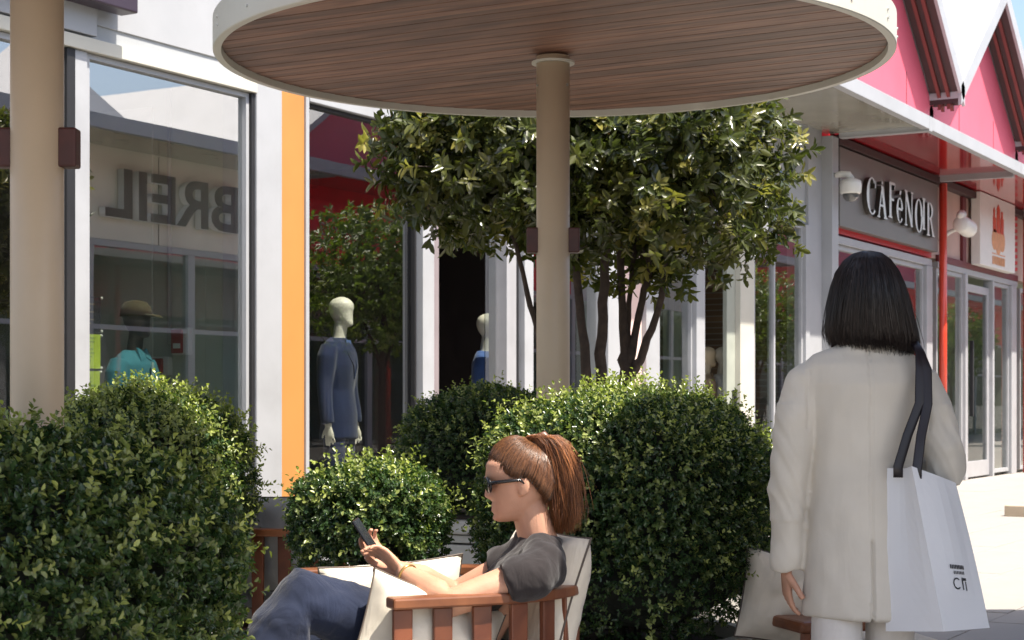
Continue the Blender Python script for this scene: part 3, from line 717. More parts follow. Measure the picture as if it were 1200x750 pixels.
# ------------------------------------------------------------------ shop mannequins
def chest(z): return float(np.interp(z, [1.1, 1.3, 1.42, 1.485, 1.53], [.117, .137, .117, .082, .06]))
def mannequin(base, face, label, top, skinm, topm, legm, kind='suit', hgt=1.84, cap=False, group='mannequins in the shop windows'):
    """base: world point; local +x is the facing direction"""
    k = hgt / 1.84
    r = empty('mannequin', base, label, 'mannequin', group, rz=face)
    b = MB(); H = 1.72
    head_mb(b, Matrix.Translation((.03, 0, H)), egg=True, sc=1.02)
    b.tube([(.0, 0, 1.46), (.005, 0, 1.53), (.02, 0, 1.64)], [.062, .052, .05], 16)
    for s in (-1, 1):
        hand_mb(b, (.03, s * .27, .84), (.12, s * .02, -1), (0, s, 0), curl=.25, mirror=-s)
        b.tube([(0, s * .13, 1.42), (0, s * .20, 1.36), (0, s * .24, 1.12), (.0, s * .25, 1.0), (.03, s * .27, .84)], [.05, .05, .04, .034, .027], 12)
    b.loft([((0, 0, 1.30), (.09, 0, 0), (0, .14, 0)), ((0, 0, 1.45), (.085, 0, 0), (0, .15, 0)), ((0, 0, 1.50), (.06, 0, 0), (0, .08, 0))], 20)
    remesh(b.build('body', skinm, r), .008, 4)
    j = MB(); lo = .74 if kind == 'suit' else .84
    j.loft([((0, 0, lo), (.135, 0, 0), (0, .205, 0)), ((0, 0, .95), (.13, 0, 0), (0, .19, 0)), ((0, 0, 1.12), (.115, 0, 0), (0, .17, 0)), ((.005, 0, 1.30), (.13, 0, 0), (0, .20, 0)),
            ((0, 0, 1.42), (.115, 0, 0), (0, .21, 0)), ((-.005, 0, 1.485), (.085, 0, 0), (0, .15, 0)), ((-.005, 0, 1.52), (.065, 0, 0), (0, .075, 0))], 28)
    for s in (-1, 1):
        j.tube([(-.005, s * .17, 1.44), (-.01, s * .215, 1.36), (-.012, s * .245, 1.15), (.005, s * .262, 1.0), (.03, s * .272, .86)], [.07, .072, .06, .055, .048], 16)
    remesh(j.build('jacket' if kind == 'suit' else 'shirt', topm, r), .011, 5, fold=lambda c: .010 * mnoise.noise((c.x * 9, c.y * 9, c.z * 5)))
    if kind == 'suit':
        MB().prism([(-.045, 1.50), (0, 1.20), (.045, 1.50)], lambda a, bb, h: (chest(bb) * math.sqrt(max(.1, 1 - (a / .2) ** 2)) + h, a, bb), -.004, .006).build('shirt_front', bluesh, r)
        for s in (-1, 1):
            MB().prism([(0, 1.20), (.03 * s, 1.30), (.09 * s, 1.40), (.045 * s, 1.50)], lambda a, bb, h: (chest(bb) * math.sqrt(max(.1, 1 - (a / .2) ** 2)) + h, a, bb), -.006, .004).build('lapel', topm, r)
    else:
        for s in (-1, 1):
            MB().prism([(.004 * s, 1.47), (.075 * s, 1.45), (.06 * s, 1.535), (.0, 1.515)], lambda a, bb, h: (chest(bb) * math.sqrt(max(.1, 1 - (a / .2) ** 2)) + h, a, bb), -.006, .005).build('collar', topm, r)
        MB().box(.137, .142, -.012, .012, .9, 1.44).build('placket', mat('pale_placket', (.35, .5, .5), .7), r)
    t = MB(); t.loft([((0, 0, .80), (.11, 0, 0), (0, .17, 0)), ((0, 0, .95), (.12, 0, 0), (0, .175, 0))], 20)
    for s in (-1, 1): t.tube([(0, s * .09, .9), (.01, s * .10, .5), (0, s * .10, .05)], [.095, .075, .062], 16)
    remesh(t.build('trousers', legm, r), .014, 4)
    for s in (-1, 1): MB().tube([(-.07, s * .10, .04), (.0, s * .10, .05), (.12, s * .105, .035), (.17, s * .105, .025)], [.03, .045, .04, .02], 12).build('shoe', blackm, r, smooth=True)
    if cap:
        c = MB(); c.loft([((.015, 0, 1.745), (.115, 0, 0), (0, .085, 0)), ((.015, 0, 1.80), (.108, 0, 0), (0, .08, 0)), ((.012, 0, 1.84), (.075, 0, 0), (0, .06, 0)), ((.012, 0, 1.853), (.02, 0, 0), (0, .02, 0))], 24)
        c.loft([((.12, 0, 1.752), (.0, .075, 0), (.0, 0, .010)), ((.17, 0, 1.745), (0, .068, 0), (0, 0, .008)), ((.20, 0, 1.735), (0, .03, 0), (0, 0, .006))], 16)
        c.build('cap', olive, r, smooth=True)
    r.scale = (k, k * (1.12 if kind == 'suit' else 1), k)
    return r
p = g(-.2215 * 11.3, 11.3, .042); mannequin(p, yaw(.95, -.3), 'dark headed mannequin wearing an olive cap and teal shirt', 0, darkman, tealsh, navy, 'shirt', 1.83, True)
p = g(-.1015 * 13.0, 13.0, .2); mannequin(p, yaw(.96, -.25), 'ivory mannequin in a long navy suit beside the orange pillar', 0, ivory, navy, navy, 'suit', 1.82)
p = g(-.0155 * 15.2, 15.2, .042); mannequin(p, yaw(1, -.1), 'ivory mannequin in a blue jacket inside the dark doorway', 0, ivory, bluesh, navy, 'suit', 1.97)
p = g(.1135 * 19.0, 19.0, .042); mannequin(p, yaw(1, .1), 'cream mannequin in tan clothes beside the white shirted one', 0, mat('tan_mannequin', (.68, .55, .36), .5), mat('tan_cloth', (.42, .30, .18), .8, .2, 10), navy, 'shirt', 1.80)
p = g(.1225 * 19.05, 19.05, .042); mannequin(p, yaw(1, .05), 'ivory mannequin in a white shirt in the brick lined doorway', 0, ivory, whsh, navy, 'shirt', 1.80)

# ------------------------------------------------------------------ umbrellas
UZ, UR = 2.70, 1.47
def make_umbrella():
    r = empty('round_canopy', (0, 0, 0))
    MB().lathe((0, 0, 0), [(0, 0), (.073, 0), (.073, UZ + .02), (0, UZ + .02)], 40).build('pole', polem, r, smooth=False)
    for pl in bpy.data.objects[r.children[0].name].data.polygons: pl.use_smooth = abs(pl.normal.z) < .5
    MB().lathe((0, 0, 0), [(0, 0), (.17, 0), (.17, .012), (.0, .012)], 32).build('foot_plate', polem, r)
    MB().lathe((0, 0, UZ - .012), [(.0735, 0), (.094, 0), (.094, .009), (.0735, .009)], 40).build('flange', cream, r)
    MB().lathe((0, 0, UZ), [(UR - .035, 0), (UR - .003, 0), (UR, .004), (UR, .135), (UR - .035, .135), (UR - .035, 0)], 128).build('rim', cream, r)
    MB().lathe((0, 0, UZ + .06), [(0, .02), (0, 0), (UR - .037, 0), (UR - .037, .05), (0, .09)], 96).build('roof_disc', cream, r)
    w = .062; n = int(2 * (UR - .04) / w); x = -n * w / 2
    for i in range(n):
        xc = x + (i + .5) * w; R = UR - .038
        h = math.sqrt(max(.0, R * R - max(abs(xc - w / 2), abs(xc + w / 2)) ** 2)); h2 = math.sqrt(max(0, R * R - min(abs(xc - w / 2), abs(xc + w / 2)) ** 2))
        if h < .05: h = .05
        a = w / 2 - .0018; ho, hi = (h, h2) if xc > 0 else (h2, h)
        if abs(xc) < w * .4: ho = hi = h
        # four sided board with its ends cut to the circle
        pts = [(-a, -hi if xc > 0 else -ho if False else -hi), (a, -ho), (a, ho), (-a, hi)]
        if xc <= 0: pts = [(-a, -h), (a, -h2), (a, h2), (-a, h)]
        else: pts = [(-a, -h2), (a, -h), (a, h), (-a, h2)]
        o = MB().prism(pts, lambda p, q, hh: (p, q, hh), 0, .018).build('plank', plankm, r)
        o.location = (xc, 0, UZ + .03 + (.0012 if i % 2 else 0))
    for s in (-1, 1):
        MB().box(-.028, .028, s * .072, s * .135, 1.86, 1.97).build('bracket', rust, r, bevel=.006) if False else None
    for ang in (yaw(1, 0), yaw(-1, 0)):
        b = MB().box(.062, .116, -.03, .03, -.055, .055).build('bracket', rust, r, bevel=.006); b.location = (0, 0, 1.915); b.rotation_euler = (0, 0, ang)
    bo = MB().tube([(0, 0, 0), (.006, 0, 0)], .006, 8).build('bolt', steel, r); first = True
    for i in range(24):
        for dzb in (.05, .085):
            q = bo if first else bo.copy()
            if not first: COL.objects.link(q)
            first = False
            t = 2 * math.pi * (i + .3) / 24; q.location = (UR * math.cos(t), UR * math.sin(t), UZ + dzb); q.rotation_euler = (0, 0, t)
    for t in (.4, 2.5, 4.6):
        q = bo.copy(); COL.objects.link(q); q.location = (.073 * math.cos(t), .073 * math.sin(t), UZ - .11); q.rotation_euler = (0, 0, t)
    return r
u2 = make_umbrella()
UG = 'round timber lined canopies'
u2.location = g(.18, 7.48); tag(u2, 'round timber lined canopy on a beige pole standing behind the large boxwood', 'canopy', UG)
for X, Y, lab in ((-1.33, 4.78, 'canopy whose beige pole rises behind the big shaded boxwood'), (2.37, 4.53, 'unseen canopy added to shade the woman in the beige blazer'),
                  (4.05, 7.65, 'unseen canopy added to shade the open paving past the shopper'), (-.98, 2.81, 'unseen canopy added to shade the big dark boxwood')):  # last three stand out of view, added for the disc shadows they cast
    u = copy_tree(u2); u.location = g(X, Y); tag(u, lab, 'canopy', UG)

# ------------------------------------------------------------------ foliage
def leaf_object(name, base, dirs, norms, ln, wd, rnd, young, m, parent, fold=.25):
    n = len(base); d = dirs / np.linalg.norm(dirs, axis=1, keepdims=True)
    s = np.cross(d, norms); s /= np.linalg.norm(s, axis=1, keepdims=True) + 1e-9; u = np.cross(s, d)
    L = ln[:, None]; Wd = wd[:, None]
    v = np.empty((n, 6, 3))
    v[:, 0] = base
    v[:, 1] = base + d * L * .35 + s * Wd * .5 + u * Wd * fold
    v[:, 2] = base + d * L * .72 + s * Wd * .40 + u * Wd * fold * .6
    v[:, 3] = base + d * L - u * L * .06
    v[:, 4] = base + d * L * .72 - s * Wd * .40 + u * Wd * fold * .6
    v[:, 5] = base + d * L * .35 - s * Wd * .5 + u * Wd * fold
    idx = np.arange(n)[:, None] * 6
    q = np.concatenate([idx + np.array([0, 1, 2, 3]), idx + np.array([0, 3, 4, 5])], 1).reshape(-1)
    me = bpy.data.meshes.new(name)
    me.vertices.add(n * 6); me.vertices.foreach_set('co', v.reshape(-1).astype(np.float32))
    me.loops.add(n * 8); me.loops.foreach_set('vertex_index', q.astype(np.int32))
    me.polygons.add(n * 2); me.polygons.foreach_set('loop_start', np.arange(0, n * 8, 4, dtype=np.int32))
    me.update(calc_edges=True)
    for nm, arr in (('rnd', rnd), ('young', young)):
        at = me.attributes.new(nm, 'FLOAT', 'POINT'); at.data.foreach_set('value', np.repeat(arr, 6).astype(np.float32))
    me.materials.append(m)
    o = link(bpy.data.objects.new(name, me), parent); o['kind'] = 'stuff'
    return o

def bush(name, centre, half, label, n_sprig, leaf=.019, power=3.2, lump=.05, seed=1, group='clipped boxwood shrubs', lit_sprouts=60, planter=None, per=9):
    """rounded-box shrub: sprigs of small leaves over a lumpy superellipsoid, a solid dark core inside to block light"""
    R = np.random.default_rng(seed)
    cx, cy, cz = centre; root = empty(name, (cx, cy, cz - half[2]), label, 'shrub', group)
    off = np.array([cx, cy, cz - half[2]]); hv = np.array(half)
    def surf(dv):
        dv = dv / np.linalg.norm(dv, axis=1, keepdims=True)
        k = (np.abs(dv) ** power).sum(1) ** (-1 / power)
        lum = 1 + lump * (np.sin(dv[:, 0] * 5 + seed) * np.cos(dv[:, 1] * 6 + seed * 2) + .7 * np.sin(dv[:, 2] * 9 + dv[:, 0] * 4 + seed))
        return dv, (k * lum)[:, None] * dv
    dv = R.normal(size=(n_sprig, 3)); dv[:, 2] = np.where(dv[:, 2] < -.75, -dv[:, 2], dv[:, 2])
    dv, sp = surf(dv)
    nr = np.sign(dv) * np.abs(sp) ** (power - 1) / hv; nr /= np.linalg.norm(nr, axis=1, keepdims=True)
    depth = R.random(n_sprig) ** 1.6 * .075
    pos = sp * hv + nr * (.012 - depth)[:, None] + np.array([0, 0, half[2]])
    ax = nr * .8 + R.normal(size=(n_sprig, 3)) * .5 + np.array([0, 0, .35]); ax /= np.linalg.norm(ax, axis=1, keepdims=True)
    is_sp = R.random(n_sprig) < lit_sprouts / n_sprig * 6
    top = nr[:, 2] > .2
    is_sp &= (top | (R.random(n_sprig) < .35))
    ext = np.where(is_sp, R.uniform(.02, .06, n_sprig), 0)
    slen = np.where(is_sp, .05, .03) + ext
    P = np.repeat(np.arange(n_sprig), per); k = np.tile(np.arange(per), n_sprig); t = (k + R.random(len(k))) / per
    b = pos[P] + ax[P] * (t * slen[P])[:, None]
    ang = k * 2.4 + R.random(len(k)) * 1.2
    ref = np.cross(ax, np.array([.31, .52, .79])); ref /= np.linalg.norm(ref, axis=1, keepdims=True); r2 = np.cross(ax, ref)
    rad = ref[P] * np.cos(ang)[:, None] + r2[P] * np.sin(ang)[:, None]
    dirs = rad * .9 + ax[P] * (.35 + .6 * t)[:, None] + R.normal(size=(len(k), 3)) * .15
    norms = ax[P] * 1.0 - rad * .25 + R.normal(size=(len(k), 3)) * .2
    ln = leaf * R.uniform(.7, 1.2, len(k)) * np.where(is_sp[P], 1.1, 1); wd = ln * R.uniform(.5, .62, len(k))
    rnd = np.clip(np.repeat(R.random(n_sprig), per) * .6 + R.random(len(k)) * .4, 0, 1)
    yg = np.clip(np.repeat(np.where(is_sp, R.uniform(.25, .9, n_sprig), R.random(n_sprig) ** 5 * .5), per) * (.5 + .5 * t), 0, 1)  # young tint on top sprigs also paints in their sunlit yellow-green
    leaf_object('foliage', b, dirs, norms, ln, wd, rnd, yg, boxm, root)
    # solid dark core, added inside to stop light passing through the leaves
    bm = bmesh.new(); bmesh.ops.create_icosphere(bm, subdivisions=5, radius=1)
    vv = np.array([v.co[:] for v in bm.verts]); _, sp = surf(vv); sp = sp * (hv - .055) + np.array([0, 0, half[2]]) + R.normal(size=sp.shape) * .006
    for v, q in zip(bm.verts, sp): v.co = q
    me = bpy.data.meshes.new('twigs_or_core'); bm.to_mesh(me); bm.free(); me.materials.append(coreg); link(bpy.data.objects.new('twigs_or_core', me), root)
    st = MB()
    for i in range(5):
        a = i * 1.26; st.tube([(.03 * math.cos(a), .03 * math.sin(a), -.1 if planter else 0), (.10 * math.cos(a), .10 * math.sin(a), half[2] * .8)], [.012, .006], 6)
    st.build('stem', bark, root)
    return root

def planter_round(c, r, h, label):
    o = empty('planter', (c.x, c.y, 0), label, 'planter', 'shrub planters')
    MB().lathe((0, 0, 0), [(0, 0), (r * .86, 0), (r * .9, .02), (r, h - .04), (r + .012, h - .03), (r + .012, h), (r - .03, h), (r - .035, h - .06), (0, h - .06)], 56).build('pot', planterm, o, smooth=False)
    MB().lathe((0, 0, h - .058), [(0, .015), (r - .04, .01), (r - .04, 0), (0, 0)], 40).build('soil', soil, o)
def planter_box(c, hx, hy, h, label, rz):
    o = empty('planter', (c.x, c.y, 0), label, 'planter', 'shrub planters', rz)
    m = MB()
    for i in range(5):
        z0 = h * i / 5 + .004; z1 = h * (i + 1) / 5 - .006 - (.07 if i == 4 else 0)
        MB().box(-hx, hx, -hy, hy, z0, z1).build('plank', planterm, o, bevel=.006)
    MB().box(-hx - .03, hx + .03, -hy - .03, hy + .03, h - .07, h).build('rim', planterm, o, bevel=.012)
    MB().box(-hx + .06, hx - .06, -hy + .06, hy - .06, h, h + .012).build('soil', soil, o)

def b_at(X, Y, zc): return tuple(g(X, Y, zc))
bush('boxwood_shrub', b_at(-1.36, 4.0, .75), (.73, .58, .365), 'large dark boxwood in shade in front of the beige pole', 12000, .0180, 2.7, .035, 3, lit_sprouts=260)
planter_round(g(-1.36, 4.0), .50, .46, 'round planter under the large shaded boxwood')
bush('boxwood_shrub', b_at(-1.46, 6.65, .85), (.42, .38, .36), 'sunlit pale boxwood before the window with the teal shirt', 5200, .0175, 2.6, .04, 5, lit_sprouts=300)
planter_round(g(-1.48, 6.65), .34, .50, 'round planter under the sunlit boxwood by the window')
bush('boxwood_shrub', b_at(-.51, 6.1, .765), (.243, .24, .185), 'small round sunlit boxwood behind the seated woman\'s phone', 4200, .0165, 2.7, .04, 11, lit_sprouts=60)
planter_round(g(-.51, 6.1), .22, .59, 'round planter under the small sunlit boxwood')
bush('boxwood_shrub', b_at(-.14, 9.15, .925), (.45, .42, .335), 'dark domed boxwood with a lit rim before the shop doorway', 5600, .0165, 2.3, .03, 17, lit_sprouts=60)
planter_box(g(-.14, 9.15), .40, .40, .60, 'cream boarded planter box under the dark domed boxwood', 0)
bush('boxwood_shrub', b_at(.415, 6.05, .795), (.475, .46, .415), 'large clipped boxwood, half sunlit, behind the seated woman', 14000, .0150, 3.0, .03, 23, lit_sprouts=280)
planter_round(g(.415, 6.05), .42, .40, 'pale round planter under the large half sunlit boxwood')
bush('boxwood_shrub', b_at(.86, 7.35, .80), (.25, .25, .28), 'small yellowish boxwood peeking out behind the large clipped one', 2400, .0165, 2.6, .04, 29, lit_sprouts=120)
planter_round(g(.86, 7.35), .22, .54, 'round planter under the small yellowish boxwood')

def tree(loc, label, stems, crown_c, crown_h, n_tw, leafm, leaf=.075, power=2.8, seed=1, per=8, group=None, fill=.55):
    """stems: polylines with radii (local); crown: box-rounded cloud of leaf rosettes with gaps"""
    R = np.random.default_rng(seed); root = empty('street_tree', loc, label, 'tree', group)
    t = MB()
    for pts, rad in stems:
        # small wobble between the given points
        P = [Vector(p) for p in pts]; Q = []; Rr = []
        for i in range(len(P) - 1):
            for k in range(5):
                f_ = k / 5; q = P[i].lerp(P[i + 1], f_) + Vector(R.normal(size=3) * .005); Q.append(q); Rr.append((rad[i] * (1 - f_) + rad[i + 1] * f_) * R.uniform(.93, 1.08))
        Q.append(P[-1]); Rr.append(rad[-1]); t.tube(Q, Rr, 10)
    t.build('trunk', bark, root, smooth=True)
    cc, hh = np.array(crown_c), np.array(crown_h)
    n0 = n_tw * 3
    dv = R.normal(size=(n0, 3)); dv /= np.linalg.norm(dv, axis=1, keepdims=True)
    k = (np.abs(dv) ** power).sum(1) ** (-1 / power)
    rr = R.random(n0) ** .38
    lum = 1 + .10 * np.sin(dv[:, 0] * 7 + seed) * np.cos(dv[:, 2] * 8 + seed) + .06 * R.normal(size=n0)
    pos = cc + dv * (k * rr * lum)[:, None] * hh
    # gaps: drop rosettes where a coarse noise is low
    keep = np.array([mnoise.noise((p[0] * 3.2 + seed, p[1] * 3.2, p[2] * 3.6)) > -.28 + (R.random() - .5) * .25 for p in pos])
    pos = pos[keep][:n_tw]; dv = dv[keep][:n_tw]; n = len(pos)
    ax = dv * .7 + R.normal(size=(n, 3)) * .45 + np.array([0, 0, .25]); ax /= np.linalg.norm(ax, axis=1, keepdims=True)
    P = np.repeat(np.arange(n), per); kk = np.tile(np.arange(per), n); tt = (kk + R.random(len(kk))) / per
    b = pos[P] + ax[P] * (tt * .09)[:, None]
    ang = kk * 2.4 + R.random(len(kk)) * 1.0
    ref = np.cross(ax, np.array([.31, .52, .79])); ref /= np.linalg.norm(ref, axis=1, keepdims=True); r2 = np.cross(ax, ref)
    rad = ref[P] * np.cos(ang)[:, None] + r2[P] * np.sin(ang)[:, None]
    dirs = rad + ax[P] * (.15 + .7 * tt)[:, None] + R.normal(size=(len(kk), 3)) * .15 - np.array([0, 0, .12])
    norms = ax[P] - rad * .2 + R.normal(size=(len(kk), 3)) * .25
    ln = leaf * R.uniform(.65, 1.2, len(kk)); wd = ln * R.uniform(.36, .48, len(kk))
    rnd = np.clip(np.repeat(R.random(n), per) * .5 + R.random(len(kk)) * .5, 0, 1)
    yg = np.repeat(np.where(R.random(n) < .10, R.uniform(.3, .8, n), R.random(n) ** 4 * .25), per)
    leaf_object('crown', b, dirs, norms, ln, wd, rnd, yg, leafm, root, fold=.18)
    tw = MB()
    ends = [Vector(s[0][-1]) for s in stems]
    for i in R.choice(n, min(90, n), replace=False):
        q = Vector(pos[i]); e = min(ends, key=lambda a: (a - q).length); mid = e.lerp(q, .5) + Vector((0, 0, .06))
        tw.tube([e, mid, q], [.010, .006, .003], 5)
    tw.build('twigs_or_core', bark, root)
    return root
# street frame local coordinates are turned into world axes with gd()
def L(X, Y, z): return gd(X, Y, z)
tx, ty = .50, 10.15
tl = g(tx, ty)
tree(tl, 'multi stemmed leafy tree with a stout forking trunk beside the canopy pole',
     [([L(.17, 0, .45), L(.17, 0, 1.33), L(.165, .02, 1.55), L(.15, .05, 2.1), L(.10, .1, 2.5)], [.045, .042, .026, .022, .014]),
      ([L(.175, 0, 1.34), L(.23, .03, 1.6), L(.31, .05, 1.95), L(.38, .0, 2.4)], [.036, .024, .02, .012]),
      ([L(.18, 0, 1.33), L(.26, -.02, 1.46), L(.37, -.05, 1.75), L(.43, -.1, 2.2), L(.6, -.1, 2.5)], [.036, .026, .021, .018, .010]),
      ([L(.17, 0, 1.36), L(.19, .06, 1.7), L(.24, .1, 2.2)], [.03, .017, .012])],
     (*L(.36, 0, 2.56)[:2], 2.56), (.72, .74, .60), 1750, treem, .076, 3.0, 4, 10, 'trees beside the canopy pole')
tl2 = g(-.05, 10.0)
tree(tl2, 'leafy tree with slender paired stems in front of the dark doorway',
     [([L(.49, .0, .45), L(.49, 0, 1.3), L(.44, .03, 1.9), L(.38, .05, 2.4)], [.032, .030, .026, .016]),
      ([L(.57, .05, .45), L(.57, .05, 1.4), L(.60, .06, 1.9), L(.62, .08, 2.4)], [.036, .034, .03, .016]),
      ([L(.28, .1, .45), L(.27, .1, 1.45), L(.16, .06, 1.78), L(.08, .03, 2.1), L(-.05, 0, 2.45)], [.018, .018, .016, .014, .009])],
     (*L(-.02, 0, 2.68)[:2], 2.68), (.62, .66, .50), 1600, treem, .076, 2.8, 9, 9, 'trees beside the canopy pole')
planter_box(g(.47, 10.3), .62, .42, .46, 'long cream boarded planter box holding the two trees', 0)
for i, xx_ in enumerate((19.9, 34.0, 49.0)):
    lab = ('young sunlit street tree mirrored in the window with the suit', 'young sunlit street tree mirrored in the pale shop window', 'young sunlit street tree mirrored in the glass beside the tall door')[i]
    tree((xx_, -6.3, 0), lab, [([(0, 0, 0), (0.02, 0, 1.6), (.0, .03, 2.6)], [.06, .05, .03]), ([(0, 0, 1.6), (.3, .2, 2.6)], [.03, .015]), ([(0, 0, 1.7), (-.3, -.2, 2.6)], [.03, .015])],
         (0, 0, 2.95), (1.25, 1.2, 1.0), 1500, sunm, .09, 2.2, 31 + i, 8, 'young street trees across the paving')

# ------------------------------------------------------------------ armchairs and cushions
def make_chair():
    r = empty('teak_armchair', (0, 0, 0))
    A, B, F = .42, .42, .27
    def path(n=26, out=0.0):
        P = [(F, A + out), (F * .5, A + out)]
        for i in range(n + 1):
            t = math.pi / 2 + math.pi * i / n; P.append(((B + out) * math.cos(t), (A + out) * math.sin(t)))
        return P + [(F * .5, -A - out), (F, -A - out)]
    P = path(); rl = MB(); v = []; 
    n = len(P)
    for i, (x, y) in enumerate(P):
        a = Vector(P[max(i - 1, 0)]); b = Vector(P[min(i + 1, n - 1)]); tn = (b - a).normalized(); nm = Vector((tn.y, -tn.x))
        for s, zz in ((-.034, .665), (.034, .665), (.034, .695), (-.034, .695)): v.append((x + nm.x * s, y + nm.y * s, zz))
    f = [(0, 1, 2, 3), tuple(4 * (n - 1) + k for k in (3, 2, 1, 0))]
    for i in range(n - 1):
        for k in range(4): f.append((4 * i + k, 4 * i + (k + 1) % 4, 4 * i + 4 + (k + 1) % 4, 4 * i + 4 + k))
    rl.add(v, f); rl.build('arm_rail', teak_lit, r, bevel=.006)
    base = path()
    sl = MB(); n2 = 17
    cum = [0]
    for i in range(1, n): cum.append(cum[-1] + (Vector(P[i]) - Vector(P[i - 1])).length)
    tot = cum[-1]
    for k in range(n2):
        s = .035 + (tot - .07) * k / (n2 - 1); i = max(j for j in range(n) if cum[j] <= s + 1e-9); i = min(i, n - 2); f_ = (s - cum[i]) / (cum[i + 1] - cum[i])
        p = Vector(P[i]).lerp(Vector(P[i + 1]), f_); tn = (Vector(P[i + 1]) - Vector(P[i])).normalized()
        o = MB().prism([(-.027, -.009), (.027, -.009), (.027, .009), (-.027, .009)], lambda a, b, h: (a * (1 if h > .4 else .85), b - (.06 if h < .4 else 0) * 0, h), .17, .664).build('slat', teak, r, bevel=.004)
        o.location = (p.x * 1.0, p.y * 1.0, 0); o.rotation_euler = (0, 0, math.atan2(tn.y, tn.x))
    fr = MB(); fr.box(-.30, .27, -.385, .385, .20, .27); fr.build('seat_frame', teak, r, bevel=.006)
    for x, y in ((.23, .40), (.23, -.40), (-.26, .30), (-.26, -.30)):
        MB().box(x - .028, x + .028, y - .022, y + .022, 0, .199).build('leg', teak, r, bevel=.005)
    return r
def cushion(name, w, h, t, m, label, loc, ez, tilt, roll=0.0, seed=0, cat='cushion', group='loose linen cushions'):
    """pillow in its own xz plane: local x width, z height, y thickness; ez yaw, tilt about local x"""
    N = 26; v = []; f = []
    for side in (1, -1):
        for i in range(N + 1):
            for j in range(N + 1):
                u, q = -1 + 2 * i / N, -1 + 2 * j / N
                th = t * (max(0, 1 - abs(u) ** 2.6) * max(0, 1 - abs(q) ** 2.6)) ** .55
                pin = 1 - .07 * (1 - (u * u)) * abs(q) ** 3 ; pin2 = 1 - .07 * (1 - q * q) * abs(u) ** 3
                wr = (.018 * mnoise.noise((u * 1.9 + seed, q * 1.9, side * .7 + seed)) + .008 * mnoise.noise((u * 5 + seed, q * 4, side * .7))) * (1 if th > .004 else .0)
                v.append((u * w / 2 * pin2, side * (th + wr), q * h / 2 * pin))
    M = (N + 1) ** 2
    for s in range(2):
        for i in range(N):
            for j in range(N):
                a = s * M + i * (N + 1) + j; f.append((a, a + N + 1, a + N + 2, a + 1))
    o = MB().add(v, f).build(name, m, None, smooth=True)
    e = [(-1 + 2 * i / 30, -1) for i in range(30)] + [(1, -1 + 2 * i / 30) for i in range(30)] + [(1 - 2 * i / 30, 1) for i in range(30)] + [(-1, 1 - 2 * i / 30) for i in range(31)]
    MB().tube([(u * w / 2 * (1 - .07 * (1 - q * q) * abs(u) ** 3), 0, q * h / 2 * (1 - .07 * (1 - u * u) * abs(q) ** 3)) for u, q in e], .0032, 6).build('piping', piping, o)
    o.location = loc; o.rotation_mode = 'XYZ'
    o.matrix_world = Matrix.Translation(loc) @ Matrix.Rotation(ez, 4, 'Z') @ Matrix.Rotation(tilt, 4, 'X') @ Matrix.Rotation(roll, 4, 'Y')
    return tag(o, label, cat, group)
chair = make_chair(); CG = 'teak slatted armchairs'
cf = yaw(-.92, -.39); cp = g(-.234, 4.934); chair.location = cp; chair.rotation_euler = (0, 0, cf); tag(chair, 'curved teak slatted armchair the woman with the phone sits in', 'armchair', CG)
CM = Matrix.Translation(cp) @ Matrix.Rotation(cf, 4, 'Z')
def cl(x, y, z): return CM @ Vector((x, y, z))
c2 = copy_tree(chair); c2.location = g(-.90, 7.3); c2.rotation_euler = (0, 0, yaw(.55, .85)); tag(c2, 'teak slatted armchair with a grey cushion behind the small boxwood', 'armchair', CG)
# seat cushions
sq = cushion('seat_cushion', .70, .60, .085, linen, 'flat pale seat cushion under the seated woman', cl(-.03, 0, .355), cf + math.pi / 2, math.pi / 2, seed=1, group='seat cushions')
M2 = Matrix.Translation(g(-.90, 7.3)) @ Matrix.Rotation(yaw(.55, .85), 4, 'Z')
cushion('seat_cushion', .70, .60, .085, greyfab, 'grey seat cushion on the armchair behind the small boxwood', M2 @ Vector((-.03, 0, .355)), yaw(.55, .85) + math.pi / 2, math.pi / 2, seed=2, group='seat cushions')
cushion('back_cushion', .62, .42, .10, greyfab, 'grey cushion propped above the rail of the rear armchair', M2 @ Vector((-.27, 0, .62)), yaw(.55, .85) + math.pi / 2, -.12, seed=3, group='back cushions')
# loose cushions round the seated woman
cushion('side_cushion', .40, .38, .10, linen, 'pale linen cushion standing against the near arm of the armchair', cl(.14, .31, .515), cf, .10, -.34, seed=4)
cushion('side_cushion', .46, .36, .10, linen, 'pale linen cushion standing against the far arm of the armchair', cl(.02, -.30, .55), cf, -.22, .06, seed=5)
cushion('back_cushion', .48, .42, .10, linen, 'pale linen cushion behind the back of the seated woman', cl(-.29, .10, .635), cf + math.pi / 2, -.28, .05, seed=6, group='back cushions')

# ------------------------------------------------------------------ seated woman
def P3(X, Y, z): return g(X, Y, z)
hc = P3(.012, 4.78, .985)
b = MB()
HM = frame(hc, gd(-1, -.08, -.16), (0, 0, 1)) @ Matrix.Scale(.94, 4); head_mb(b, HM)
b.tube([P3(.085, 4.81, .77), P3(.072, 4.805, .82), P3(.05, 4.795, .90), P3(.03, 4.79, .95)], [.066, .055, .05, .05], 18)
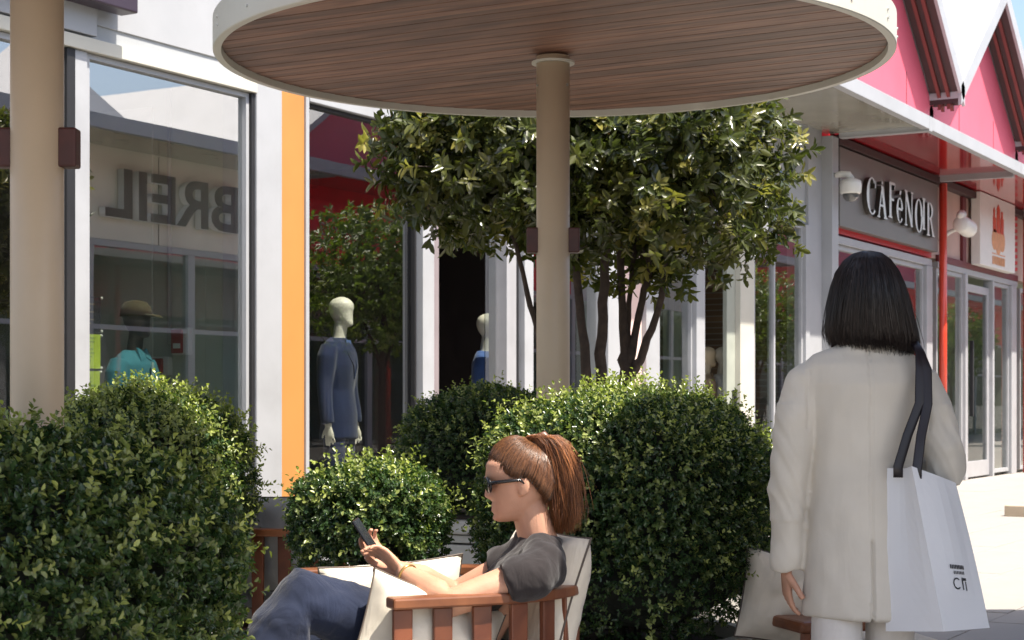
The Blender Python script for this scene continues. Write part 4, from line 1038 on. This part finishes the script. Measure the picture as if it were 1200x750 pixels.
# shoulders and upper chest under the shirt, hips, so the body is one piece
b.loft([(P3(-.14, 4.83, .47), gd(0, .14, 0), gd(.10, 0, .05)), (P3(-.06, 4.82, .58), gd(0, .12, 0), gd(.08, 0, .04)), (P3(.03, 4.81, .70), gd(0, .14, 0), gd(.09, 0, .03)), (P3(.075, 4.81, .77), gd(0, .13, 0), gd(.06, 0, .01)), (P3(.085, 4.81, .80), gd(0, .06, 0), gd(.04, 0, .0))], 22)
ns, ne, nw = P3(.095, 4.64, .755), P3(-.165, 4.555, .668), P3(-.30, 4.70, .735)
b.tube([P3(.08, 4.74, .765), ns, P3(.03, 4.60, .735), P3(-.07, 4.575, .70), ne, P3(-.20, 4.59, .688), P3(-.252, 4.65, .712), nw], [.045, .047, .046, .043, .040, .041, .034, .025], 16)
fs, fe, fw = P3(.06, 4.98, .76), P3(-.17, 5.02, .64), P3(-.35, 4.88, .73)
b.tube([P3(.07, 4.9, .765), fs, P3(-.05, 5.01, .70), fe, P3(-.26, 4.95, .70), fw], [.055, .053, .045, .040, .034, .025], 16)
hand_mb(b, nw, gd(-.70, .22, .64), gd(-.55, -.5, -.6) * -1, curl=.55, sc=.92, mirror=1)
hand_mb(b, fw, gd(-.60, -.10, .70), gd(-.5, .6, -.5), curl=.5, sc=.92, mirror=1)
for s, foot in ((1, P3(-.73, 4.50, .14)), (-1, P3(-.60, 4.78, .05))):
    f1 = Vector(foot); b.tube([f1 + Vector((0, 0, .16)), f1 + Vector((0, 0, .02)), f1 + gd(-.10, -.03, -.0), f1 + gd(-.17, -.05, -.02)], [.038, .036, .034, .02], 12)
sw = b.build('person', skin, None, off=tuple(g(-.2, 4.85, 0))); sw.location = g(-.2, 4.85, 0)
SO = tuple(g(-.2, 4.85, 0))
remesh(sw, .0042, 3, .4)
tag(sw, 'woman with auburn ponytail and sunglasses seated in a teak armchair holding a phone', 'person')
# t-shirt
t = MB()
t.loft([(P3(-.20, 4.83, .48), gd(0, .175, 0), gd(.120, 0, .08)), (P3(-.135, 4.82, .575), gd(0, .168, 0), gd(.120, 0, .07)), (P3(-.045, 4.815, .672), gd(0, .174, 0), gd(.125, 0, .055)), (P3(.018, 4.81, .738), gd(0, .180, 0), gd(.108, 0, .038)),
        (P3(.058, 4.81, .788), gd(0, .15, 0), gd(.086, 0, .018)), (P3(.078, 4.81, .82), gd(0, .085, 0), gd(.068, 0, .0)), (P3(.072, 4.81, .832), gd(0, .07, 0), gd(.060, 0, -.005))], 30)
t.tube([P3(.08, 4.72, .775), P3(.085, 4.645, .758), P3(.05, 4.60, .738), P3(.0, 4.578, .724), P3(-.02, 4.572, .718)], [.070, .070, .065, .062, .056], 20)
t.tube([P3(.07, 4.9, .77), P3(.055, 4.98, .75), P3(.0, 5.01, .72), P3(-.05, 5.02, .70)], [.075, .078, .074, .068], 18)
ts = t.build('t_shirt', tee, sw, SO)
remesh(ts, .0065, 5, .5, fold=lambda c: .011 * mnoise.noise((c.x * 14, c.y * 14, c.z * 9 + c.x * 8)) + .004 * mnoise.noise((c.x * 40, c.y * 40, c.z * 25)))
# jeans
j = MB()
j.loft([(P3(-.10, 4.84, .46), gd(0, .19, 0), gd(.10, 0, .06)), (P3(-.18, 4.83, .47), gd(0, .185, 0), gd(.05, 0, .09)), (P3(-.24, 4.82, .49), gd(0, .15, 0), gd(.03, 0, .08))], 24)
kn, an = P3(-.575, 4.63, .655), P3(-.70, 4.52, .27)
j.tube([P3(-.14, 4.75, .48), P3(-.28, 4.72, .535), P3(-.43, 4.68, .61), kn + Vector((0, 0, .015)), P3(-.625, 4.60, .59), P3(-.665, 4.565, .46), an, P3(-.715, 4.51, .20)], [.105, .102, .092, .085, .084, .080, .075, .078], 22)
j.tube([P3(-.16, 4.92, .47), P3(-.32, 4.90, .495), P3(-.46, 4.88, .52), P3(-.555, 4.86, .52), P3(-.595, 4.84, .45), P3(-.60, 4.81, .28), P3(-.60, 4.79, .12)], [.105, .100, .09, .085, .082, .076, .078], 22)
jn = j.build('jeans', denim, sw, SO)
remesh(jn, .008, 5, .5, fold=lambda c: .009 * mnoise.noise((c.x * 11, c.y * 11, c.z * 14)) + .004 * mnoise.noise((c.x * 30, c.y * 30, c.z * 30)))
# hair
def skull(d, k=1.06):
    d = Vector(d).normalized(); return Vector((-.012 + d.x * .099 * k, d.y * .079 * k, .005 + d.z * .112 * k))
tie = Vector((-.075, 0, .098))
h = MB(); cap = []
hl = [(.97, .60), (.86, .55), (.70, .44), (.50, .26), (.32, .08), (.12, .05), (-.15, .0), (-.40, -.36), (-.8, -.68), (-1.0, -.70)]
seg, ringn = 40, 12; v = []; f = []
for i in range(seg):
    a = 2 * math.pi * i / seg; ca, sa = math.cos(a), math.sin(a)
    z0 = float(np.interp(ca, [q[0] for q in hl][::-1], [q[1] for q in hl][::-1]))
    start = Vector((ca * math.sqrt(max(.05, 1 - z0 * z0)), sa * math.sqrt(max(.05, 1 - z0 * z0)), z0))
    tdir = Vector((-.62, 0, .85))
    for r_ in range(ringn):
        f_ = r_ / (ringn - 1); dvec = start.normalized().lerp(tdir.normalized(), f_ * .97)
        if dvec.length < .05: dvec = tdir
        v.append(HM @ skull(dvec, 1.012 + .085 * math.sin(math.pi * min(1, f_ * 1.15 + .02))))
for i in range(seg):
    k2 = (i + 1) % seg
    for r_ in range(ringn - 1): f.append((i * ringn + r_, k2 * ringn + r_, k2 * ringn + r_ + 1, i * ringn + r_ + 1))
h.add(v, f)
paths = []
R = np.random.default_rng(5)
for i in range(3000):
    a = R.uniform(0, 2 * math.pi); ca, sa = math.cos(a), math.sin(a); z0 = float(np.interp(ca, [q[0] for q in hl][::-1], [q[1] for q in hl][::-1])) + R.uniform(-.03, .25)
    z0 = min(z0, .9); start = Vector((ca * math.sqrt(1 - z0 * z0), sa * math.sqrt(1 - z0 * z0), z0)).normalized(); tdir = Vector((-.62, 0, .85)).normalized(); pth = []
    for s in range(8):
        f_ = s / 7 * .96; dv = start.lerp(tdir, f_); 
        pth.append(HM @ skull(dv, 1.045 + .10 * math.sin(math.pi * min(1, f_ * 1.15 + .03)) + R.uniform(-.02, .012)))
    paths.append(pth)
hair_strands(h, paths, .0007, 3)
hair = h.build('hair', haircr, sw, SO, smooth=True); strand_tint(hair, h)
pt = MB(); ctr = [(-.066, .098), (-.076, .116), (-.100, .120), (-.122, .085), (-.134, .02), (-.136, -.05), (-.130, -.11), (-.120, -.165)]
pr = [.014, .026, .034, .037, .036, .034, .030, .018]
pt.tube([HM @ Vector((x, 0, z)) for x, z in ctr], [q * .42 for q in pr], 16)
paths = []
for i in range(3000):
    a = R.uniform(0, 2 * math.pi); rr = R.random() ** .5; pth = []; L_ = R.uniform(.62, 1.05); wob = R.normal(size=2) * (.016 if R.random() > .06 else .028); ph_ = R.uniform(0, 6); wv = R.uniform(.001, .007)
    for s in range(len(ctr)):
        q = s / (len(ctr) - 1) * L_ * (len(ctr) - 1); i0 = min(int(q), len(ctr) - 2); f_ = q - i0
        x = ctr[i0][0] + (ctr[i0 + 1][0] - ctr[i0][0]) * f_; z = ctr[i0][1] + (ctr[i0 + 1][1] - ctr[i0][1]) * f_; w = pr[i0] + (pr[i0 + 1] - pr[i0]) * f_
        if s == len(ctr) - 1: w = max(w, .016)
        pth.append(HM @ Vector((x + math.cos(a) * rr * w * 1.05 + wob[0] * s / 7 + wv * math.sin(s * 1.7 + ph_) * (s > 1), math.sin(a) * rr * w * 1.05 + wob[1] * s / 7, z + math.cos(a) * rr * w * .25)))
    paths.append(pth)
hair_strands(pt, paths, .0008, 3)
strand_tint(pt.build('ponytail', hairr2, sw, SO, smooth=True), pt)
MB().tube([HM @ (Vector((-.070, 0, .100)) + Vector((.7 * math.cos(t_) * .018, math.sin(t_) * .018, .7 * math.cos(t_) * .014))) for t_ in np.linspace(0, 2 * math.pi, 17)], .005, 8).build('hair_tie', ribbon, sw, SO, smooth=True)
gl_ = MB()
for s in (-1, 1):
    gl_.loft([(HM @ Vector((.084, s * .034, .002)), HM.to_3x3() @ Vector((-.006, s * .028, 0)), HM.to_3x3() @ Vector((0, 0, .024))), (HM @ Vector((.090, s * .034, .002)), HM.to_3x3() @ Vector((-.006, s * .028, 0)), HM.to_3x3() @ Vector((0, 0, .024)))], 20)
    gl_.tube([HM @ Vector((.080, s * .062, .008)), HM @ Vector((.04, s * .075, .007)), HM @ Vector((-.005, s * .080, .004)), HM @ Vector((-.02, s * .078, -.012))], [.006, .005, .004, .003], 8)
gl_.tube([HM @ Vector((.092, -.01, .006)), HM @ Vector((.095, 0, .008)), HM @ Vector((.092, .01, .006))], .003, 8)
gl_.build('sunglasses', lip, sw, SO, smooth=True)
ba = (nw - P3(-.252, 4.65, .712)).normalized(); bc = nw - ba * .02; s1_ = ba.cross(Vector((0, 0, 1))).normalized(); s2_ = ba.cross(s1_)
MB().tube([bc + s1_ * .029 * math.cos(t_) + s2_ * .029 * math.sin(t_) for t_ in np.linspace(0, 2 * math.pi, 21)], .004, 8).build('bracelet', mat('gold_bracelet', (.5, .33, .12), .3, metal=.8), sw, SO, smooth=True)
# phone in her hands
ph = MB(); pc = P3(-.408, 4.80, .822); ux = gd(-.55, 0, .83).normalized(); uy = gd(0.15, 1, .1).normalized(); un = ux.cross(uy)
pv = [pc + ux * a * .062 + uy * b_ * .031 + un * c_ * .0045 for c_ in (-1, 1) for a, b_ in ((-1, -1), (1, -1), (1, 1), (-1, 1))]
ph.add(pv, [(0, 3, 2, 1), (4, 5, 6, 7), (0, 1, 5, 4), (1, 2, 6, 5), (2, 3, 7, 6), (3, 0, 4, 7)])
pho = ph.build('phone', mat('phone_black', (.015, .015, .018), .25), None, off=tuple(pc), bevel=.003); pho.location = pc
tag(pho, 'dark smartphone held in the seated woman\'s hands', 'phone')

# ------------------------------------------------------------------ standing woman with a bag
X0, Y0 = 1.05, 5.10
WO = tuple(g(X0, Y0, 0))
def Q(dx, dy, z): return g(X0 + dx, Y0 + dy, z)
b = MB()
HW = frame(Q(.012, .02, 1.515), gd(.12, 1, .0)); head_mb(b, HW)
b.tube([Q(.0, .0, 1.32), Q(.0, .0, 1.38), Q(.008, .012, 1.45)], [.065, .055, .05], 16)
b.loft([(Q(0, 0, .85), gd(.15, 0, 0), gd(0, .10, 0)), (Q(0, 0, 1.05), gd(.12, 0, 0), gd(0, .085, 0)), (Q(0, 0, 1.20), gd(.135, 0, 0), gd(0, .09, 0)), (Q(0, 0, 1.29), gd(.12, 0, 0), gd(0, .06, 0)), (Q(0, 0, 1.33), gd(.07, 0, 0), gd(0, .045, 0))], 20)
lw = Q(-.226, .03, .705)
b.tube([Q(-.11, 0, 1.28), Q(-.165, 0, 1.24), Q(-.215, -.01, 1.02), Q(-.227, .01, .88), lw], [.035, .038, .034, .032, .026], 14)
rw = Q(.16, .24, 1.02)
b.tube([Q(.11, 0, 1.28), Q(.165, 0, 1.24), Q(.232, -.035, 1.03), Q(.205, .10, .995), rw], [.035, .038, .036, .034, .026], 14)
hand_mb(b, lw, gd(.06, .10, -1), gd(-1, -.1, 0), curl=.42, sc=.98, mirror=-1)
hand_mb(b, rw, gd(-.55, .7, .15), gd(.2, .3, 1), curl=.6, sc=.95, mirror=1)
for s in (-1, 1):
    fy = .07 * s
    b.tube([Q(s * .075, 0, .85), Q(s * .08, fy * .5, .5), Q(s * .085, fy, .12), Q(s * .085, fy, .06)], [.085, .055, .035, .036], 14)
    b.tube([Q(s * .085, fy - .05, .035), Q(s * .085, fy, .04), Q(s * .09, fy + .10, .03), Q(s * .09, fy + .16, .022)], [.028, .034, .034, .018], 12)
wm = b.build('person', skin, None, WO); wm.location = WO
remesh(wm, .005, 3, .4)
tag(wm, 'woman with dark bob in a beige blazer walking away with a white shopping bag', 'person')
t = MB()
t.loft([(Q(0, 0, .565), gd(.182, 0, 0), gd(0, .135, 0)), (Q(0, 0, .72), gd(.176, 0, 0), gd(0, .13, 0)), (Q(0, 0, .88), gd(.168, 0, 0), gd(0, .125, 0)), (Q(0, 0, 1.02), gd(.158, 0, 0), gd(0, .115, 0)), (Q(0, 0, 1.16), gd(.166, 0, 0), gd(0, .118, 0)),
        (Q(0, -.005, 1.26), gd(.178, 0, 0), gd(0, .110, 0)), (Q(0, -.005, 1.318), gd(.176, 0, 0), gd(0, .085, 0)), (Q(0, -.005, 1.345), gd(.150, 0, 0), gd(0, .066, 0)), (Q(0, -.005, 1.372), gd(.085, 0, 0), gd(0, .058, 0)), (Q(0, 0, 1.40), gd(.066, 0, 0), gd(0, .056, 0))], 36)
t.tube([Q(-.12, 0, 1.30), Q(-.172, 0, 1.268), Q(-.196, -.004, 1.19), Q(-.212, -.01, 1.08), Q(-.222, -.008, 1.0), Q(-.228, .0, .90), Q(-.228, .02, .78), Q(-.226, .028, .715), Q(-.225, .03, .70)], [.045, .055, .060, .058, .056, .053, .050, .049, .045], 22)
t.tube([Q(.12, 0, 1.30), Q(.172, 0, 1.268), Q(.20, -.012, 1.18), Q(.228, -.038, 1.06), Q(.240, -.03, 1.0), Q(.225, .05, .985), Q(.19, .14, 1.0), Q(.17, .20, 1.01)], [.045, .055, .060, .060, .061, .057, .052, .046], 22)
def bfold(c):
    x = c.x * S - c.y * C  # across the back
    k = .006 * mnoise.noise((c.x * 7, c.y * 7, c.z * 4)) + .003 * mnoise.noise((c.x * 22, c.y * 22, c.z * 14))
    ar = max(0, min(1, (abs(x) - .165) / .03))
    cr = mnoise.noise((c.z * 16 + x * 30, x * 6, 1.7)); k += ar * .006 * (1 - 2 * abs(cr)) * (1 if .85 < c.z < 1.2 else .4)
    k -= .006 * math.exp(-((abs(x) - .172 - (1.27 - c.z) * .03) / .006) ** 2) * (1 if 1.12 < c.z < 1.30 else 0)
    k += ar * .009 * mnoise.noise((x * 9 + c.z * 5, c.z * 12 - x * 8, 3.1))
    y = c.x * C + c.y * S
    if y < 0 and abs(x) < .005: k -= .004 + (.008 if c.z < .80 else 0)
    k += .006 * (max(0, .9 - c.z) ** 1) * math.sin(x * 26 + 1.3)
    return k
jk = t.build('blazer', blazer, wm, WO); remesh(jk, .0062, 9, .5, fold=bfold)
t = MB()
for s in (-1, 1):
    fy = .07 * s
    t.tube([Q(s * .08, 0, .84), Q(s * .085, fy * .3, .62), Q(s * .087, fy * .6, .40), Q(s * .087, fy, .10)], [.07, .072, .076, .085], 22)
t.loft([(Q(0, 0, .75), gd(.15, 0, 0), gd(0, .095, 0)), (Q(0, 0, .92), gd(.14, 0, 0), gd(0, .09, 0))], 24)
tr = t.build('trousers', trous, wm, WO); remesh(tr, .009, 4, .5, fold=lambda c: .006 * mnoise.noise((c.x * 9, c.y * 9, c.z * 4)))
# bob hair
h = MB()
def HQ(dx, dy, z): return Q(.012 + dx, .02 + dy, z)
prof = [(1.655, .015, .02, 0), (1.648, .042, .05, 0), (1.628, .068, .080, 0), (1.590, .092, .102, 0), (1.54, .106, .112, .002), (1.48, .117, .112, .004), (1.43, .124, .105, .008), (1.395, .122, .092, .016), (1.372, .104, .066, .026)]
h.loft([(HQ(o, -.02, z), gd(a * .94, 0, 0), gd(0, b2 * .94, 0)) for z, a, b2, o in prof], 40)
paths = []
for i in range(3200):
    a = R.uniform(0, 2 * math.pi); k0 = R.uniform(.95, 1.02) + (.05 * R.random() if R.random() < .06 else 0); L_ = R.uniform(.86, 1.0); pth = []; wob = R.normal() * .05; fx_ = R.normal() * .012
    for s in range(9):
        q = s / 8 * L_ * (len(prof) - 1) + .0; i0 = min(int(q), len(prof) - 2); f_ = q - i0
        z, aa, bb, oo = (prof[i0][n2] + (prof[i0 + 1][n2] - prof[i0][n2]) * f_ for n2 in range(4))
        if s >= 7: z -= .018 * (s - 6) * R.random() + .006 * math.cos(a)
        an_ = a + wob * s / 8; pth.append(HQ(oo + math.cos(an_) * aa * k0 + fx_ * (s / 8) ** 2, -.02 + math.sin(an_) * bb * k0, z))
    paths.append(pth)
hair_strands(h, paths, .0009, 3)
strand_tint(h.build('hair', haird, wm, WO, smooth=True), h)
# shopping bag
bagp = dict(A=(1.096, 4.985, 1.012), B=(1.138, 4.86, 1.022), Cc=(1.30, 5.0, .968), D=(1.262, 5.10, .972), a=(1.092, 4.985, .535), b=(1.222, 4.83, .555), c=(1.395, 4.985, .545), d=(1.262, 5.14, .53))
bp_ = {k: g(*v_) for k, v_ in bagp.items()}
BO = tuple(g(1.24, 4.98, .54))
m = MB(); order = ['A', 'B', 'Cc', 'D', 'a', 'b', 'c', 'd']
nsub = 10; top = [bp_[k] for k in order[:4]]; bot = [bp_[k] for k in order[4:]]; v = []; f = []
per_ = []
for z_ in range(nsub + 1):
    f_ = z_ / nsub; ring = [top[i].lerp(bot[i], f_) for i in range(4)]
    for i in range(4):
        p0, p1 = ring[i], ring[(i + 1) % 4]; ctr_ = sum(ring, Vector()) / 4
        for s_ in range(6):
            t_ = s_ / 6; q = p0.lerp(p1, t_); bul = .012 * math.sin(math.pi * t_) * math.sin(math.pi * min(1, f_ + .15))
            if i in (0, 2): bul = -.020 * math.sin(math.pi * t_) * (1 - f_) + .004 * math.sin(math.pi * f_)
            dvec = (q - ctr_).normalized(); v.append(q + dvec * bul)
W_ = 24
for z_ in range(nsub):
    for i in range(W_): f.append((z_ * W_ + i, z_ * W_ + (i + 1) % W_, (z_ + 1) * W_ + (i + 1) % W_, (z_ + 1) * W_ + i))
f.append(tuple(nsub * W_ + i for i in range(W_)))
m.add(v, f)
bag = empty('shopping_bag', BO, 'white paper shopping bag with small black logo and black ribbon handles', 'bag')
body = m.build('bag_body', paper, bag, BO, smooth=False); sol = body.modifiers.new('s', 'SOLIDIFY'); sol.thickness = .0015; sol.offset = -1
# logo marks on the wide face
def face_pt(u, w_, lift=.010):
    p0 = bp_['B'].lerp(bp_['b'], w_); p1 = bp_['Cc'].lerp(bp_['c'], w_); q = p0.lerp(p1, u); ctr_ = (bp_['A'] + bp_['Cc'] + bp_['a'] + bp_['c']) / 4
    nrm_ = (bp_['c'] - bp_['b']).cross(bp_['B'] - bp_['b']).normalized()
    if nrm_.dot(q - ctr_) < 0: nrm_ = -nrm_
    bul = .012 * math.sin(math.pi * u) * math.sin(math.pi * min(1, w_ + .15))
    return q + nrm_ * (bul + .0016 + lift * 0)
mk = MB()
def mark(u0, u1, w0, w1): 
    mk.add([face_pt(u0, w0), face_pt(u1, w0), face_pt(u1, w1), face_pt(u0, w1)], [(0, 1, 2, 3)])
for i in range(9): mark(.36 + .035 * i, .36 + .035 * i + .022, .585, .612)
for i in range(7): mark(.42 + .035 * i, .42 + .035 * i + .018, .625, .645)
for i in range(12):
    t0, t1 = math.pi * (.25 + 1.5 * i / 12), math.pi * (.25 + 1.5 * (i + 1) / 12)
    pts = [face_pt(.46 + .085 * k_ * math.cos(t_), .705 - .038 * k_ * math.sin(t_)) for k_, t_ in ((1, t0), (1, t1), (.75, t1), (.75, t0))]
    mk.add(pts, [(0, 1, 2, 3)])
mark(.57, .595, .665, .745); mark(.60, .67, .668, .685); mark(.64, .662, .69, .75)
mk.build('logo', ink, bag, BO)
sh = Q(.135, -.02, 1.378)
for a_, e_, sgn in ((bp_['A'].lerp(bp_['B'], .45), 0, -1), (bp_['B'].lerp(bp_['Cc'], .12), 0, 1)):
    st = MB(); pts = [a_ + Vector((0, 0, -.03)), a_ + Vector((0, 0, .0)), a_.lerp(g(1.19 + sgn * .012, 4.965, 1.20), .5), g(1.195 + sgn * .012, 4.955, 1.20), g(1.20 + sgn * .01, 4.975, 1.30), g(1.195, 5.0, 1.352), g(1.19, 5.06, 1.385), g(1.19, 5.12, 1.38), g(1.19, 5.19, 1.32), g(1.2, 5.235, 1.15), g(1.25, 5.17, 1.02)]
    st.tube(pts, [(.014, .0018)] * len(pts), 10, side=gd(1, 0, 0)); st.build('handle', ribbon, bag, BO, smooth=True)

# ------------------------------------------------------------------ stool, ottoman and pillow beside her, stone block
r = empty('wooden_stool', g(1.06, 5.72), 'low reddish wooden stool beside the woman in the blazer', 'stool', rz=yaw(.9, .3))
tp = MB().box(-.19, .19, -.17, .17, .455, .495).build('seat', teak_lit, r, bevel=.012)
for x in (-1, 1):
    for y in (-1, 1):
        MB().tube([(x * .15, y * .13, .455), (x * .19, y * .16, 0)], [(.022, .022), (.017, .017)], 8).build('leg', teak, r)
    MB().box(x * .168 - .012, x * .168 + .012, -.125, .125, .20, .235).build('stretcher', teak, r, bevel=.003)
r = empty('upholstered_ottoman', g(1.17, 6.05), 'pale upholstered ottoman behind the wooden stool', 'ottoman', rz=yaw(.95, .2))
MB().box(-.28, .28, -.28, .28, .06, .39).build('cushion', linen, r, bevel=.035)
for x in (-1, 1):
    for y in (-1, 1): MB().box(x * .22 - .02, x * .22 + .02, y * .22 - .02, y * .22 + .02, 0, .062).build('foot', teak, r)
cushion('loose_pillow', .31, .31, .085, linen, 'cream pillow with dark piping leaning beside the wooden stool', g(.92, 5.80, .535), yaw(.9, .25), -.15, .22, seed=9)
st_ = g(5.2, 17.4); r = tag(MB().box(0, 2.2, -.5, .35, 0, .12).build('stone_step', stone, bevel=.01), 'low tan stone step on the sunlit paving', 'step'); r.location = (18.35, -3.05, 0)

# ------------------------------------------------------------------ shops across the street (seen in the glass)
YO = -10.5
def opp(x0, x1, wallm, label, gables=1, soff=beigesof, gm_=white, tents=()):
    off = (x0, YO, 0); r = empty('shop_building', off, label, 'shop', 'shops across the street')
    part(r, off, 'wall', wallm, (x0, x1 - .01, YO - .25, YO, 3.62, 5.2))
    part(r, off, 'lintel', white, (x0, x1 - .01, YO - .2, YO + .03, 3.52, 3.615))
    part(r, off, 'canopy_soffit', soff, (x0, x1 - .05, YO + .002, YO + 1.25, 5.0, 5.05))
    part(r, off, 'canopy_edge', white, (x0, x1 - .01, YO + 1.253, YO + 1.36, 4.95, 5.15))
    part(r, off, 'canopy_crossbar', white, (x1 - .047, x1 - .01, YO + .002, YO + 1.25, 4.93, 5.1))
    part(r, off, 'back_wall', shopgrey, (x0, x1 - .01, YO - 1.6, YO - 1.5, 0, 5.0))
    part(r, off, 'shop_floor', shopfloor, (x0, x1 - .01, YO - 1.5, YO - .2, -.01, .04))
    n = max(2, round((x1 - x0) / 2.4)); w = (x1 - x0) / n
    for i in range(n):
        a = x0 + i * w
        part(r, off, 'mullion', white, (a, a + .16, YO - .1, YO + .04, 0, 3.518))
        f_ = MB().box(a + .17, a + w - .003, YO - .05, YO + .02, 2.30, 2.37).build('transom', white, r, off)
        MB().box(a + .163, a + w - .003, YO - .03, YO - .015, .05, 2.298).build('pane', glassd, f_, off)
        MB().box(a + .163, a + w - .003, YO - .03, YO - .015, 2.372, 3.517).build('pane', glassd, f_, off)
    for tx_ in tents:
        MB().add([(tx_ - 1.7, YO - 6, 5.25), (tx_ + 1.7, YO - 6, 5.25), (tx_ + 1.7, YO - 2, 5.25), (tx_ - 1.7, YO - 2, 5.25), (tx_, YO - 4, 7.6)], [(0, 1, 4), (1, 2, 4), (2, 3, 4), (3, 0, 4), (3, 2, 1, 0)]).build('tent_roof', roofm, r, off)
        MB().tube([(tx_, YO - 4, 7.5), (tx_, YO - 4, 8.2)], .05, 8).build('mast', greyf, r, off)
    if not gables: part(r, off, 'roof', roofm, (x0, x1 - .01, YO - 8, YO + .3, 5.203, 5.35))
    gw = (x1 - x0) / max(1, gables)
    for i in range(gables):
        a, bb = x0 + i * gw, x0 + (i + 1) * gw - .01; xm = (a + bb) / 2
        MB().prism([(a, 5.2), (bb, 5.2), (bb, 5.5), (xm, 7.2), (a, 5.5)], lambda p_, q_, h_: (p_, h_, q_), YO - .2, YO - .02).build('gable_panel', gm_, r, off)
        for k_, (p0, p1, z0, z1) in enumerate(((a, xm, 5.5, 7.2), (xm, bb, 7.2, 5.5))):
            MB().prism([(p0, z0 + .05), (p1, z1 + .05), (p1, z1 + .17), (p0, z0 + .17)], lambda p_, q_, h_: (p_, h_, q_), YO - 8, YO + .45).build('roof', roofm, r, off)
    return r, off
opp(4, 13.9, white, 'white shop terrace across the street with flat roof and tents', 0, tents=(7, 11))
rb, ob_ = opp(13.9, 22.9, grwall, 'beige stone clad shop across the street with big dark letters', 0, tents=(17.2, 21.2))
me = text_mesh('BREIL', 1.02, .06, 0, .022)
sg = empty('shop_sign', (20.25, YO + .09, 3.95), 'big dark capital letters with white sides mirrored in the window', 'sign')
lt = bpy.data.objects.new('lettering', me); link(lt, sg); lt.rotation_euler = (math.pi / 2, 0, math.pi); lt.location = (0, .0, .02)
lt.scale = (1.27, 1, 1)
me.materials.clear(); me.materials.append(mat('white_letter_edge', (.85, .85, .84), .5, .02)); me.materials.append(mat('dark_brown_letter', (.05, .035, .03), .4))
for pl in me.polygons: pl.material_index = 1 if pl.normal.z > .7 else 0
for xj in (15.8, 17.9, 20.0, 22.0): part(rb, ob_, 'panel_joint', darku, (xj - .008, xj + .008, YO + .001, YO + .005, 3.63, 4.98), bevel=0)
rr_, oo_ = opp(22.9, 33.5, redwall, 'red shop across the street with a white script sign', 2, redsof, pink)
sp2 = empty('script_sign', (24.9, YO + .03, 4.2), 'red board with slanted white script lettering mirrored in the suit window', 'sign')
MB().box(23.2, 27.2, YO + .012, YO + .05, 3.85, 4.75).build('board', mat('bright_red_board', (.62, .02, .03), .35, .06, 2, coat=.3), sp2, (24.9, YO + .03, 4.2))
me = text_mesh('Faustina', .5, .008, .45, -.004); lt = bpy.data.objects.new('lettering', me); link(lt, sp2); lt.rotation_euler = (math.pi / 2, 0, math.pi); lt.location = (0, .032, -.06); me.materials.clear(); me.materials.append(white)
opp(33.5, 44.0, white, 'second white shop terrace across the street past the red one', 2)
opp(44.0, 84.0, redwall, 'long red shop terrace far across the street', 7, redsof, pink)

# pedestrian far along the street, mirrored in the glass
pb = (52.0, -7.6, 0)
b = MB()
head_mb(b, frame((0, 0, 1.58), (1, .2, 0)))
b.tube([(0, 0, 1.38), (0, 0, 1.5)], [.06, .05], 12)
for s in (-1, 1):
    b.tube([(0, s * .16, 1.38), (0, s * .22, 1.1), (.05, s * .23, .88)], [.05, .042, .028], 12); hand_mb(b, (.05, s * .23, .88), (.1, 0, -1), (0, s, 0), .4, 1, -s)
    b.tube([(0, s * .09, .9), (s * .1, s * .09, .5), (s * .16, s * .09, .08)], [.08, .055, .036], 12); b.tube([(s * .16 - .05, s * .09, .035), (s * .16 + .14, s * .09, .03)], [.04, .03], 10)
b.loft([((0, 0, .85), (.1, 0, 0), (0, .15, 0)), ((0, 0, 1.38), (.09, 0, 0), (0, .17, 0)), ((0, 0, 1.43), (.05, 0, 0), (0, .07, 0))], 16)
pd = b.build('person', skin); pd.location = pb; remesh(pd, .012, 3); tag(pd, 'distant pedestrian in a pale patterned shirt mirrored in the shop glass', 'person')
t = MB(); t.loft([((0, 0, .84), (.13, 0, 0), (0, .19, 0)), ((0, 0, 1.1), (.12, 0, 0), (0, .18, 0)), ((0, 0, 1.36), (.11, 0, 0), (0, .2, 0)), ((0, 0, 1.45), (.06, 0, 0), (0, .08, 0))], 20)
for s in (-1, 1): t.tube([(0, s * .17, 1.37), (0, s * .225, 1.15)], [.07, .065], 12)
remesh(t.build('shirt', mat('patterned_shirt', (.42, .38, .28), .8, .5, 25), pd), .014, 3)
t = MB()
for s in (-1, 1): t.tube([(0, s * .09, .92), (s * .1, s * .09, .5), (s * .15, s * .09, .08)], [.11, .08, .07], 14)
remesh(t.build('trousers', mat('khaki_trousers', (.35, .32, .25), .8, .2, 10), pd), .014, 3)
MB().ball((-.01, 0, 1.63), (.105, .085, .085), 14).build('hair', hairr, pd, smooth=True)
